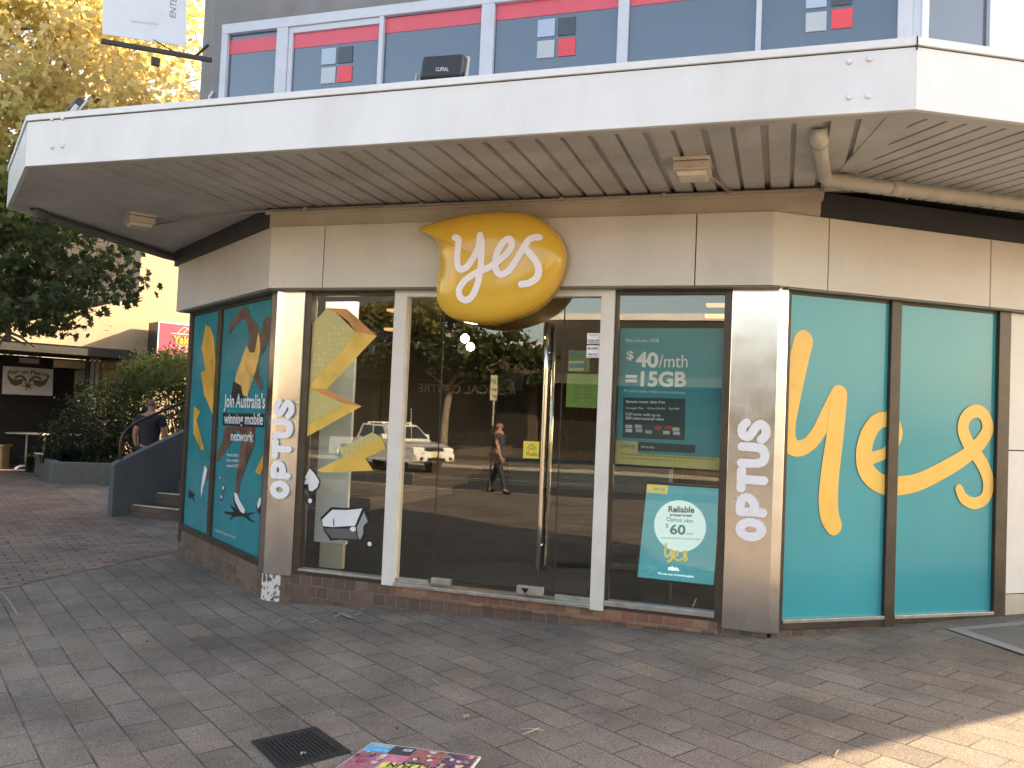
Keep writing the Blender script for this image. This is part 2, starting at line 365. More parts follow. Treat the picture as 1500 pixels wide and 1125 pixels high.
# ccw polygons
ground_sheet("pavement", [(-60, -12.5), (40, -12.5), (40, 60), (-60, 60)], 1.4, 0, M_pave)
e1 = G(16, 953); e2 = G(219, 916); e3 = G(392, 872)
d_ = (Vector((sin(TL), cos(TL), 0)))
q0 = e1 - d_ * 12
ground_sheet("small_paving", [(-60, -12.3), (q0.x - 2.2, -12.3), (e1.x - .05, e1.y), (XA - .02, .12), (-6.5, 1.6), (-6.5, 60), (-60, 60)], 1.4, .004, M_pave2)
M_road = mat("asphalt", (.036, .036, .037), .85, var=.25, scale=3, bump=.4, bscale=150)
rz = lambda x, y: -.30 + .012 * max(-14, min(x, 6)) + .017 * max(-18, min(0, y + 12.6))
mb = MB(); mb.face([(-1500, -1500, -1.1), (1500, -1500, -1.1), (1500, 1500, -1.1), (-1500, 1500, -1.1)])
kind(mb.build("ground", mat("distant ground", (.09, .085, .07), .95), None, fix=False, origin=(0, 0, 0)), 'structure')
ground_sheet("road", [(-80, -26.6), (50, -26.6), (50, -12.6), (-80, -12.6)], 4, 0, M_road, rz)
ground_sheet("far_pavement", [(-80, -31.5), (50, -31.5), (50, -26.8), (-80, -26.8)], 4, .14, M_pave2, rz)
mk = mat("concrete kerb", (.30, .29, .27), .85, dirt=.3)
for nm, yy in (("kerb", -12.6), ("far_kerb", -26.8)):
    mb = MB(); x = -60
    while x < 40:
        z = gz(x, -12.5) if yy > -15 else rz(x, yy) + .145
        mb.wbox(x, x + 1.99, yy, yy + .2 if yy < -15 else yy + .12, -1.0, z + .004); x += 2
    kind(mb.build(nm, mk, None, bevel=.012), 'structure')
mb = MB(); mw = mat("road paint", (.55, .55, .52), .7, var=.2, scale=20)
for y0, dash in ((-18.7, 1), (-19.6, 0), (-22.9, 1)):
    x = -34
    while x < 12:
        L_ = 2.2 if dash else 6
        mb.face([(x, y0, rz(x, y0) + .01), (x + L_, y0, rz(x + L_, y0) + .01), (x + L_, y0 + .13, rz(x + L_, y0) + .012), (x, y0 + .13, rz(x, y0) + .012)])
        x += L_ + (1.6 if dash else 0.01)
kind(mb.build("road_marking", mw, None, fix=False), 'structure')

# ------------------------------------------------------------------ SHOP BUILDING
shop = thing("shop_building", "corner shop with white awning, beige panels, steel pillars and teal filmed windows", "shop", (-2.2, 0, 0))
ZB, ZH, ZF = .25, 2.66, 3.20     # glass bottom, head, top of cladding
# plinth
def plinthmat(nm, ang):
    return brickmat(nm, [(.155, .098, .066), (.105, .072, .052), (.18, .12, .080), (.13, .080, .058)], None, (.16, .14, .12), .108, .098, .006,
                    vertical=ang, offset=.5, speck=.12, stain=.45, rough=.8, bump=1.0, msmooth=.3)
M_pb = plinthmat("brown brick plinth", 0)
M_pbL = plinthmat("brown brick plinth side", -TL)
M_pbR = plinthmat("grey brick plinth side", TR)
mb = MB(); mb.box(F, XA + .02, XB, -.4, .18, -.2, .025); mb.build("brick_plinth", M_pb, shop, bevel=.004)
mb = MB(); mb.box(Lf, .02, 2.72, -.4, .19, -.2, .022); mb.build("brick_plinth", M_pbL, shop, bevel=.004)
mb = MB(); mb.box(Rt, 0.02, 1.35, -.4, .19, -.2, .02); mb.build("brick_plinth", M_pbR, shop, bevel=.004)
M_red = brickmat("red brick course", [(.24, .10, .06), (.17, .085, .06), (.30, .17, .09), (.26, .09, .055), (.15, .09, .07)], None, (.17, .15, .13), .108, .12, .006, vertical=0, speck=.2, stain=.3, rough=.75, bump=1.0, msmooth=.3)
mb = MB(); mb.box(F, -3.03, XB - .35, .085, .178, .0, .034); o = mb.build("brick_course", M_red, shop, bevel=.004); o['label'] = "redder top course of bricks under the entrance"

# pillars
mb = MB()
pv = [Lf.P(.135, 0, .045), Lf.P(.0, 0, .045) + Vector((0, 0, 0)), F.P(XA + .03, 0, .04), F.P(-4.02, 0, .04), F.P(-4.02, 0, -.18), Lf.P(.135, 0, -.25)]
mb.prism([(v.x, v.y) for v in pv], .155, ZH + .005); mb.build("pillar", M_steel, shop, bevel=.006)
mb = MB()
pv = [F.P(-.38, 0, .04), F.P(XB + .01, 0, .04), Rt.P(.068, 0, .045), Rt.P(.068, 0, -.2), F.P(-.38, 0, -.2)]
mb.prism([(v.x, v.y) for v in pv], .135, ZH + .005); mb.build("pillar", M_steel, shop, bevel=.006)
# cracked white masonry under left pillar
mb = MB(); 
pv = [Lf.P(.06, 0, .035), F.P(XA + .03, 0, .03), F.P(-4.13, 0, .03), F.P(-4.13, 0, -.15), Lf.P(.06, 0, -.2)]
mb.prism([(v.x, v.y) for v in pv], -.3, .153)
m, n, p = _nt("flaking white paint"); N = n.nodes
tc = N.new("ShaderNodeTexCoord"); ns = N.new("ShaderNodeTexNoise"); ns.inputs['Scale'].default_value = 22; ns.inputs['Detail'].default_value = 8; n.links.new(tc.outputs['Object'], ns.inputs[0])
cr = N.new("ShaderNodeValToRGB"); cr.color_ramp.elements[0].position = .42; cr.color_ramp.elements[1].position = .5; cr.color_ramp.elements[0].color = (.10, .08, .065, 1); cr.color_ramp.elements[1].color = (.62, .58, .53, 1)
n.links.new(ns.outputs[0], cr.inputs[0]); n.links.new(cr.outputs[0], p.inputs['Base Color']); p.inputs['Roughness'].default_value = .9
b = N.new("ShaderNodeBump"); b.inputs['Strength'].default_value = .6; n.links.new(ns.outputs[0], b.inputs['Height']); n.links.new(b.outputs[0], p.inputs['Normal'])
o = mb.build("pillar_footing", m, shop, bevel=.006); o['label'] = "flaking white painted footing"

# cladding panels with open joints
def clad(pl, a0, a1, joints, name="cladding_panel", oo=.15):
    js = [a0] + joints + [a1]
    for i in range(len(js) - 1):
        mb = MB(); g0 = .004 if i else 0; g1 = .004 if i < len(js) - 2 else 0
        mb.box(pl, js[i] + g0, js[i + 1] - g1, ZH, ZF, -.02 if 0 < i < len(js) - 2 else .04, oo); mb.build(name, M_beige, shop, bevel=.003)
cA = .15 * tan(TL / 2)
clad(F, XA - cA, -.098, [-3.79, -.65])
clad(Lf, -cA, 2.85, [.95, 2.05])
clad(Rt, -.119, 5.0, [.36, 1.90, 3.4], oo=.10)
for pl, a0, a1, oo in ((F, XA, XB - .06, .12), (Lf, 0, 2.8, .12), (Rt, 0, 5.5, .07)):
    mb = MB(); mb.box(pl, a0, a1, ZH + .01, ZF - .01, -.06, oo); mb.build("cladding_backing", M_black, shop)
# soffit return strip beneath cladding
for pl, a0, a1 in ((F, XA - .02, XB + .02), (Lf, .03, 2.8), (Rt, .03, 5.5)):
    mb = MB(); mb.box(pl, a0, a1, ZH - .012, ZH - .001, .0, .13 if pl is not Rt else .085); mb.build("cladding_return", mat("grey green return", (.16, .17, .14), .5), shop)
# cream channel above the panels and dark beams at both ends
mb = MB(); mb.box(F, XA - .10, XB + .28, ZF + .002, 3.365, -.1, .11); mb.box(F, XA - .14, XB + .3, 3.32, 3.345, -.1, .125); mb.build("header_channel", M_channel, shop, bevel=.004)
mb = MB(); mb.box(Lf, .02, 3.0, ZF + .002, 3.40, -.3, .16); mb.build("side_beam", M_darkbeam, shop)
mb = MB(); mb.box(Rt, .30, 5.5, ZF + .002, 3.40, -.3, .06); mb.build("side_beam", M_darkbeam, shop)

# ---- ground floor glazing
def bars(pl, lst, m, name, parent, bevel=.003):
    mb = MB()
    for b_ in lst: mb.box(pl, *b_)
    return mb.build(name, m, parent, bevel=bevel)
def pane(pl, a0, a1, z0, z1, m, parent, o=0.0, name="pane"):
    mb = MB(); mb.box(pl, a0, a1, z0, z1, o - .008, o); return mb.build(name, m, parent)
# left side window (teal film with athlete)
wl = bars(Lf, [(.137, .19, .19, ZH, -.05, .03), (1.60, 1.70, .19, ZH, -.05, .03), (2.62, 2.72, .045, ZH, -.08, .03), (.19, 1.6, .19, ZB, -.05, .035), (1.70, 2.62, .19, ZB, -.05, .035), (.19, 1.6, 2.61, ZH, -.05, .02), (1.7, 2.62, 2.61, ZH, -.05, .02)], M_bronze, "shop_window", shop)
wl['label'] = "side window filmed with a running athlete"
pane(Lf, .19, 1.6, ZB, 2.61, M_teal2, wl); pane(Lf, 1.7, 2.62, ZB, 2.61, M_teal2, wl)
# front left window
w1 = bars(F, [(-4.019, -3.955, .18, ZH, -.06, .03), (-3.955, -3.155, .18, .212, -.06, .03), (-3.955, -3.155, 2.61, ZH, -.05, .02)], M_bronze, "shop_window", shop)
w1['label'] = "front window with yellow bolts and cartoon rocks"
bars(F, [(-3.955, -3.155, .212, .232, -.05, .045)], M_sill, "sill", w1)
pane(F, -3.955, -3.155, .232, 2.61, M_glass, w1)
# front right window
w2 = bars(F, [(-.435, -.381, .17, ZH, -.06, .03), (-1.262, -.435, .165, .205, -.06, .03), (-1.262, -.435, 2.61, ZH, -.05, .02), (-1.262, -1.235, .205, 2.61, -.05, .02)], M_bronze, "shop_window", shop)
w2['label'] = "front window with price posters behind it"
bars(F, [(-1.262, -.435, .205, .245, -.05, .04)], M_sill, "sill", w2)
pane(F, -1.235, -.435, .245, 2.61, M_glass, w2)
# right side window (teal film)
w3 = bars(Rt, [(.07, .105, .16, ZH, -.05, .03), (1.01, 1.105, .15, ZH, -.05, .035), (2.08, 2.20, .17, ZH, -.06, .035), (.105, 1.01, .155, .205, -.05, .03), (1.105, 2.08, .17, .205, -.05, .03), (.105, 1.01, 2.625, ZH, -.05, .012), (1.105, 2.08, 2.625, ZH, -.05, .012)], M_bronze, "shop_window", shop)
w3['label'] = "side window filmed teal with a big yellow yes"
bars(Rt, [(.105, 1.01, .205, .232, -.05, .04), (1.105, 2.08, .205, .232, -.05, .04)], M_sill, "sill", w3)
pane(Rt, .105, 1.01, .232, 2.625, M_teal, w3); pane(Rt, 1.105, 2.08, .232, 2.625, M_teal, w3)
# white panels at far right
for (z0, z1, mm) in ((.17, .36, M_channel), (.368, 1.52, M_white_al), (1.528, 2.645, M_white_al)):
    mb = MB(); mb.box(Rt, 2.205, 4.2, z0, z1, -.1, .02); mb.build("wall_panel", mm, shop, bevel=.003)
mb = MB(); mb.box(Rt, 2.2, 7.9, 0, 3.45, -.3, -.12); mb.box(Pl((.86, -.05), (Rt.d.x, Rt.d.y), (Rt.n.x, Rt.n.y)), 7.2, 7.4, -.2, 5.6, -1.2, .42); mb.build("side_wall", M_render, shop)  # wall plus an end fin added out of view to bound the sunlit paving

# entrance
ent = bars(F, [(-3.15, -3.036, .175, ZH, -.06, .05), (-1.372, -1.265, .165, ZH, -.06, .05), (-3.036, -1.372, 2.595, ZH, -.06, .05)], M_white_al, "door_frame", shop, bevel=.004)
bars(F, [(-3.04, -1.37, .176, .205, -.1, .06)], M_sill, "threshold", shop)
bars(F, [(-3.036, -2.745, .206, .245, -.02, .02)], M_sill, "bottom_rail", ent); bars(F, [(-1.66, -1.372, .206, .245, -.02, .02)], M_sill, "bottom_rail", ent)
pane(F, -3.03, -2.715, .245, 2.59, M_glass, ent, name="sidelight"); pane(F, -1.67, -1.378, .245, 2.59, M_glass, ent, name="sidelight")
door = pane(F, -2.705, -1.68, .215, 2.59, M_glass, shop, o=-.003, name="door"); door['label'] = "frameless glass entrance door"
mb = MB(); mb.tube([F.P(-1.79, z, .075) for z in (.40, .8, 1.4, 2.0, 2.385)], .017, 16); 
for z in (.62, 2.15): mb.tube([F.P(-1.79, z, -.07), F.P(-1.79, z, .075)], .010, 10)
mb.build("pull_handle", mat("polished steel", (.62, .58, .52), .18, metal=1, var=.05), door)
mb = MB(); mb.tube([F.P(-1.77, z, -.08) for z in (.45, 1.4, 2.33)], .016, 16); mb.build("pull_handle", mat("polished steel"," "), door)
bars(F, [(-2.715, -2.545, .225, .27, -.03, .022)], M_sill, "patch_fitting", door); bars(F, [(-1.975, -1.76, .222, .285, -.03, .022)], M_sill, "patch_fitting", door)
mb = MB(); mb.tube([F.P(-1.90, .252, .02), F.P(-1.90, .252, .034)], .016, 14); mb.box(F, -1.93, -1.875, .258, .272, .022, .034); mb.build("lock_cylinder", M_black, door)
# seam lines of the sidelights
mb = MB(); mb.box(F, -2.714, -2.706, .24, 2.59, -.006, .0); mb.box(F, -1.679, -1.671, .24, 2.59, -.006, .0); mb.build("glass_seal", M_black, ent)

# ---- interior
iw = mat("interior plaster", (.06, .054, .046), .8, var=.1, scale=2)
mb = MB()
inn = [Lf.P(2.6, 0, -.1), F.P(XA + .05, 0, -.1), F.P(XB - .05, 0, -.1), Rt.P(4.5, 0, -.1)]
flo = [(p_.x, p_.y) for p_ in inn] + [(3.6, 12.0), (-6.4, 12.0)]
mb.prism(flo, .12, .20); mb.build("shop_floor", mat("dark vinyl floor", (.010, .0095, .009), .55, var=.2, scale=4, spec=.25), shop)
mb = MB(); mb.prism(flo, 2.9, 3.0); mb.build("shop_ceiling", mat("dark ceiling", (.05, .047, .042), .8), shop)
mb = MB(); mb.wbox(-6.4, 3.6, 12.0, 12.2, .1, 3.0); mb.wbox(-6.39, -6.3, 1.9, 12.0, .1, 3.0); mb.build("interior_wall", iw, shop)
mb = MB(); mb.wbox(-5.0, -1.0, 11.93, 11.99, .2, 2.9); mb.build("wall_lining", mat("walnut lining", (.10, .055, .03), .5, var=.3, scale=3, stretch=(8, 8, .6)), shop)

# ---- upper storey
XU0, XU1 = -5.13, .86
U = Pl((0, 0), (1, 0), (0, -1)); UO = .05
UR = Pl((XU1, -.05), (cos(TR), sin(TR)), (sin(TR), -cos(TR)))
ZT = 9.0
mb = MB()
mb.box(U, XU0, XU1, 5.125, ZT + 2.3, -.25, UO); mb.box(U, XU0, XU0 + .10, 3.45, 5.125, -.25, UO); mb.box(U, XU0, XU1, 3.42, 3.62, -.25, UO)  # top raised out of view so its shadow covers the road
mb.box(UR, 0.02, 1.15, 5.125, ZT + 2.3, -.25, 0); mb.box(UR, 1.15, 7.4, 3.4, ZT + 2.3, -.25, 0); mb.box(UR, 0.02, 1.15, 3.4, 3.62, -.25, 0)  # unseen height and end shaped for the shadow edge they cast
mb.build("upper_wall", M_render, shop)
mb = MB(); bk = [(XU0, .2), (XU0 - 1.0, 1.2), (XU0 - 1.0, 15.5), (3.0, 15.5), (4.6, 8.2), (6.9, 4.35)]  # unseen depth stretched back to keep the left pavement in shade
for i in range(len(bk) - 1):
    a, c = Vector((*bk[i], 0)), Vector((*bk[i + 1], 0)); dd = (c - a).normalized(); pl_ = Pl(bk[i], (dd.x, dd.y), (-dd.y, dd.x)); mb.box(pl_, 0, (c - a).length, 3.42, ZT, -.1, .1)
mb.build("rear_wall", M_render, shop)
UP = [(XU0, 0), (XU1, 0), (6.8, 4.15), (4.6, 8.2), (3.0, 15.5), (XU0 - 1, 15.5), (XU0 - 1, 1.2)]
mb = MB(); mb.prism(UP, ZT - .15, ZT - .05); mb.prism([(p_[0], p_[1] + .1) for p_ in UP], 3.47, 3.51); mb.build("roof", M_darkbeam, shop)  # roof, and a lower slab added unseen to stop sun leaking through
mb = MB(); mb.prism([(-6.45, 1.62), (-4.3, .06), (-.1, .06), (3, 2.3), (3, 12.3), (-6.45, 12.3)], 3.02, 3.19); mb.wbox(-6.5, -6.4, 1.65, 15.4, -.2, 3.46); mb.build("rear_wall", M_render, shop)
# upper window band: frame pieces
mul = [(-5.03, -4.965), (-4.44, -4.325), (-3.415, -3.375), (-2.475, -2.36), (-1.325, -1.24), (-.275, -.235), (.70, .80)]
ufr = MB(); ufr.box(U, -5.03, .86, 5.035, 5.125, -.04, UO + .012)
for a, c in mul: ufr.box(U, a, c, 3.62, 5.035, -.04, UO + .010)
ufr.box(U, .80, .868, 3.62, 5.035, -.04, UO + .004); ufr.box(U, -5.03, .86, 3.62, 3.80, -.04, UO + .011)
uw = ufr.build("upper_window", M_upframe, shop, bevel=.004)
M_redstrip = mat("red window strip", (.62, .085, .12), .35, var=.04)
tops = [4.93, 4.90, 4.94, 4.96, 4.96, 4.96]
for i in range(6):
    a0, a1 = mul[i][1], mul[i + 1][0]
    if i in (1,): 
        bars(U, [(a0 + .002, a1 - .002, 4.978, 5.033, -.03, .045), (a0 + .002, a0 + .045, 3.8, 4.978, -.03, .045)], M_upframe, "sash", uw)
    pane(U, a0, a1, 3.8, 5.035, M_upglass, uw, o=.02)
    s0, s1 = ((4.853, 4.985), (4.845, 4.977), (4.893, 5.024), (4.90, 5.034), (4.90, 5.034), (4.90, 5.034))[i]; s0 -= .03 * (i > 3); s1 -= .02 * (i > 3)
    if i < 3 or i == 3: pane(U, a0 + .005, a1 - .005, s0, s1, M_redstrip, uw, o=.0245, name="red_strip")
    elif i == 4: pane(U, a0 + .005, a1 - .005, s0 + .03, s1 + .02, M_redstrip, uw, o=.0245, name="red_strip")
    else: pane(U, a0 + .005, a1 - .005, s0 + .03, s1 + .02, M_redstrip, uw, o=.0245, name="red_strip")
sq = [("pale", (.36, .45, .58)), ("slate", (.055, .065, .085)), ("silver", (.42, .46, .50)), ("red", (.66, .06, .08))]
C2 = crop(300, 0, 3.309); C3 = crop(700, 0, 3.309); C4 = crop(1100, 0, 3.75)
sets = [C2([(565, 232), (634, 312), (645, 225), (715, 303), (562, 322), (632, 407), (640, 315), (713, 398)]),
        C3([(289, 88), (373, 180), (388, 80), (472, 172), (286, 190), (370, 285), (386, 182), (472, 272)]),
        C4([(302, -62), (417, 38), (440, -75), (560, 22), (300, 60), (416, 175), (438, 42), (562, 158)])]
for st in sets:
    c = [U.px((st[2 * k][0] + st[2 * k + 1][0]) / 2, (st[2 * k][1] + st[2 * k + 1][1]) / 2, .03) for k in range(4)]
    for k in range(4):
        mb = MB(); h = .072; a, z = c[k]; mb.box(U, a - h, a + h, z - h, z + h, .022, .028)
        mb.build("logo_square", mat("decal " + sq[k][0], sq[k][1], .4, var=.04), uw)
# right-hand upper window
ur = bars(UR, [(-.012, .05, 3.62, 5.125, -.04, .012), (.60, .68, 3.62, 5.07, -.04, .012), (.05, .6, 4.985, 5.07, -.04, .012)], M_upframe, "upper_window", shop)
pane(UR, .05, .60, 3.62, 4.985, M_upglass, ur, o=-.02)
mb = MB(); mb.box(UR, .68, 1.15, 3.62, 5.07, -.04, .006); mb.build("corner_panel", M_white_al, shop)
# bits of the tenant's name above the windows (only the feet of two letters are in view)
mb = MB(); a, z = U.px(386, -14, .07)
mb.ribbon(U, [(a + .13 * cos(t) , z + .10 + .14 * sin(t)) for t in [radians(q) for q in range(50, 311, 26)]], .045, .072, thick=.03)
tag(mb.build("sign_letter", M_white, None), "raised white letter C on grey render above the windows", "sign")
mb = MB(); a, z = U.px(404, -14, .07); mb.ribbon(U, [(a + .07, z + .22), (a + .07, z - .01)], .045, .072, thick=.03)
tag(mb.build("sign_letter", M_white, None), "raised white straight letter right of the letter C", "sign")

# ---- awning
AZ0, AZ1 = 3.372, 3.765
def ixy(p): return (p.x, p.y)
aR = radians(29)
P0 = (-5.54, -1.6); P1 = (.63, -1.6); P2 = (P1[0] + 4.0 * cos(aR), P1[1] + 4.0 * sin(aR)); P3 = (-6.98, -.50); P4 = (-7.22, 2.25)
edge = [P4, P3, P0, P1, P2]
awn = None; parts = []
def edgeplane(a, b_):
    d = Vector((b_[0] - a[0], b_[1] - a[1], 0)); L_ = d.length; d.normalize(); return Pl(a, (d.x, d.y), (d.y, -d.x)), L_
def miter_off(pts, off):
    out = []
    for i in range(len(pts)):
        ns = []
        if i > 0: d = (Vector(pts[i]) - Vector(pts[i - 1])).normalized(); ns.append(Vector((d.y, -d.x)))
        if i < len(pts) - 1: d = (Vector(pts[i + 1]) - Vector(pts[i])).normalized(); ns.append(Vector((d.y, -d.x)))
        n_ = ns[0] if len(ns) == 1 else (ns[0] + ns[1]).normalized(); k = 1 / n_.dot(ns[0]); out.append((pts[i][0] + n_.x * off * k, pts[i][1] + n_.y * off * k))
    return out
def band(z0, z1, o0, o1, name, m, parent, segs=None, bevel=0.003, gap=0):
    A_, B_ = miter_off(edge, o0), miter_off(edge, o1)
    for i in (segs or range(len(edge) - 1)):
        mb = MB(); mb.prism([A_[i], A_[i + 1], B_[i + 1], B_[i]], z0, z1); o = mb.build(name, m, parent, bevel=bevel)
        if parent is shop and name == "awning": return o
A_, B_ = miter_off(edge, 0), miter_off(edge, -.035)
mb = MB()
for i in range(4): mb.prism([A_[i], A_[i + 1], B_[i + 1], B_[i]], AZ0, AZ1 - .052)
awn = mb.build("awning", M_fascia, shop, bevel=.003)
A_, B_ = miter_off(edge, .012), miter_off(edge, -.09)
mb = MB()
for i in range(4): mb.prism([A_[i], A_[i + 1], B_[i + 1], B_[i]], AZ1 - .045, AZ1)
mb.build("capping", M_cap, awn, bevel=.003)
A_, B_ = miter_off(edge, -.006), miter_off(edge, -.08)
mb = MB()
for i in range(4): mb.prism([A_[i], A_[i + 1], B_[i + 1], B_[i]], AZ1 - .054, AZ1 - .043)
mb.build("shadow_gap", M_black, awn)
A_, B_ = miter_off(edge, -.036), miter_off(edge, -.11)
mb = MB()
for i in range(4): mb.prism([A_[i], A_[i + 1], B_[i + 1], B_[i]], AZ0 + .003, AZ0 + .02)
mb.build("edge_trim", M_soffit, awn)
# roof sheet
mb = MB(); mb.prism([B_[0], B_[1], B_[2], B_[3], B_[4], (4.4, 2.5), (.9, .0), (-5.1, 0), (-6.8, 2.1)], 3.52, 3.54); mb.build("roof_sheet", M_fascia, awn)
# ribbed soffit: sheets between open grooves
def soffit(region, d, pitch, width, shift=0, name="soffit"):
    d = Vector(d).normalized(); n_ = Vector((-d.y, d.x)); mb = MB()
    ts = [Vector(p_).dot(n_) for p_ in region]; k = floor(min(ts) / pitch) - 1
    while k * pitch < max(ts):
        t0 = k * pitch + shift; w = width if isinstance(width, (int, float)) else width[int(k) % len(width)]
        for (ta, tb, z) in ((t0, t0 + w, AZ0 + .008), (t0 + w, t0 + pitch, AZ0 + .042)):
            q = [d * -30 + n_ * ta, d * 30 + n_ * ta, d * 30 + n_ * tb, d * -30 + n_ * tb]
            c = clip_poly([(v.x, v.y) for v in q], region)
            if len(c) > 2:
                if z < AZ0 + .02: mb.prism(c, z, AZ0 + .046)
                else: mb.face([(x, y, z) for x, y in c])
        k += 1
    return mb.build(name, M_soffit, awn)
I_ = miter_off(edge, -.10)
mr0 = (.30, -.05)                            # right mitre at the wall
soffit([I_[2], (I_[3][0] - .10, I_[3][1]), (.26, .05), (XA, .05)], (0, 1), .172, [.128, .142])
soffit([I_[2], (XA, .05), (-6.95, 2.1), I_[1]], (sin(TL), cos(TL)), .11, .100)
soffit([I_[3], I_[4], (4.6, 2.75), (.30, -.02)], (-sin(TR), cos(TR)), .125, .100)
mb = MB(); mb.prism([(I_[3][0] - .10, I_[3][1]), (I_[3][0] + .06, I_[3][1] + .0), (.36, .02), (.22, .02)], AZ0 + .002, AZ0 + .03); mb.build("mitre_plate", M_soffit, awn)
# joint at right corner
v = Vector((P1[0], P1[1], 0)); mb = MB(); mb.wbox(v.x - .003, v.x + .004, v.y - .016, v.y - .001, AZ1 - .07, AZ1 + .002); mb.build("corner_joint", M_black, awn)
# bolts in fours at the fascia ends
bp = [(541, 335), (650, 320), (540, 530), (646, 524)]
for x, y in [(1100 + a / 3.75, b_ / 3.75) for a, b_ in bp] + [(a / 3.75, b_ / 3.75) for a, b_ in [(282, 653), (340, 648), (282, 805), (338, 800)]]:
    pl_ = Pl((0, -1.6), (1, 0), (0, -1)); a, z = pl_.px(x, y, .01)
    mb = MB(); mb.tube([pl_.P(a, z, -.002), pl_.P(a, z, .008), pl_.P(a, z, .013)], [.017, .017, .009], 12); mb.build("bolt", M_cap, awn)
for px_, py_ in ((33, 345), ):
    pass

# ------------------------------------------------------------------ window films
def film(pl, pxs, out, m, parent, name="decal", clip=None):
    P = poly(pl, pxs, out)
    if clip: P = [(max(clip[0], min(clip[1], a)), max(clip[2], min(clip[3], z))) for a, z in P]
    mb = MB(); mb.face([pl.P(a, z, out) for a, z in P]); o = mb.build(name, m, parent, fix=False); return o
def strokes(pl, pxs, w, out, m, parent, name="decal", clip=None, thick=0, flow=None):
    mb = MB(); mb.ribbon(pl, [pl.px(x, y, out) for x, y in pxs], w, out, clip, thick, flow=flow); return mb, mb
c7 = crop(1120, 400, 3.947)
yel = M_yel
mb = MB(); q = lambda pts: [Rt.px(x, y, .002) for x, y in pts]; clA = (.108, 1.007); clB = (1.108, 2.077)
yst = q([(1177, 500), (1167.5, 540), (1157, 590), (1152, 625), (1156, 648), (1168, 657), (1184, 651), (1199, 633), (1213, 606), (1228, 578)])
mb.ribbon(Rt, yst, [.168, .168, .166, .158, .138, .122, .115, .12, .130, .145], .002, clA)
mb.ribbon(Rt, q([(1229, 578), (1226, 610), (1222, 645), (1216, 690), (1213, 730), (1215, 755), (1221, 770)]), [.145, .150, .155, .165, .174, .168, .145], .0045, clA)
epts = q([(1279, 670), (1295, 664), (1308, 652), (1314, 634), (1308, 618), (1298, 614), (1283, 619), (1271, 637), (1265, 662), (1268, 687), (1282, 704), (1300, 711), (1320, 711), (1347, 705), (1385, 686), (1414, 668), (1433, 651), (1446, 630), (1442, 610), (1430, 602), (1416, 609), (1410, 626), (1416, 646), (1428, 664), (1440, 683), (1447, 706), (1443, 728), (1428, 737), (1412, 731), (1404, 716)])
ew = [.095, .085, .09, .10, .10, .115, .13, .14, .145, .15, .15, .15, .148, .14, .135, .125, .12, .115, .105, .105, .105, .11, .115, .115, .115, .11, .10, .095, .09, .075]
for cl in (clA, clB):
    mb.ribbon(Rt, epts, ew, .0065, cl) if cl is clB else None
mb2 = MB(); mb2.ribbon(Rt, epts, ew, .0065, clA)
def clip_side(m_, lo, hi, pl):
    keep = [k for k, f_ in enumerate(m_.f) if all(lo - 1e-4 <= (m_.v[i] - pl.o).dot(pl.d) <= hi + 1e-4 for i in f_) and len(set(round((m_.v[i] - pl.o).dot(pl.d), 4) for i in f_)) > 1]
    m_.f = [m_.f[k] for k in keep]; m_.sm = [m_.sm[k] for k in keep]
clip_side(mb, .105, 2.079, Rt); clip_side(mb2, .105, 1.008, Rt)
o = mb.build("film_lettering", yel, w3, fix=False); o['label'] = "flowing yellow handwriting reading yes"
mb2.build("film_lettering", yel, w3, fix=False)

# athlete picture on the left side window
ca = crop(240, 380, 4.327); cb = crop(240, 600, 3.75)
M_skin = mat("printed dark skin", (.13, .068, .045), .35, var=.45, scale=9)
M_vest = mat("printed gold vest", (.72, .45, .12), .3, var=.25, scale=7)
M_bolt = mat("printed amber bolt", (.66, .37, .05), .3, var=.3, scale=4)
M_bolt2 = mat("printed lime bolt", (.48, .43, .08), .3, var=.3, scale=5)
M_ink = mat("printed black", (.01, .014, .016), .35)
M_pw = mat("printed white", (.70, .72, .74), .35, var=.06)
M_cloudy = mat("printed pale haze", (.16, .36, .38), .3, var=.5, scale=4)
film(Lf, ca([(265, 415), (295, 430), (318, 500), (330, 700), (332, 830), (318, 1010), (255, 850), (235, 720), (262, 700), (240, 560)]), .003, M_bolt, wl)
film(Lf, cb([(165, -20), (200, 10), (180, 60), (222, 220), (205, 225), (162, 130)]), .003, M_bolt, wl)
film(Lf, cb([(600, 120), (575, 180), (575, 300), (530, 358), (500, 345), (545, 250), (560, 180)]), .003, M_bolt, wl, clip=(.195, 1.6, .25, 2.6))
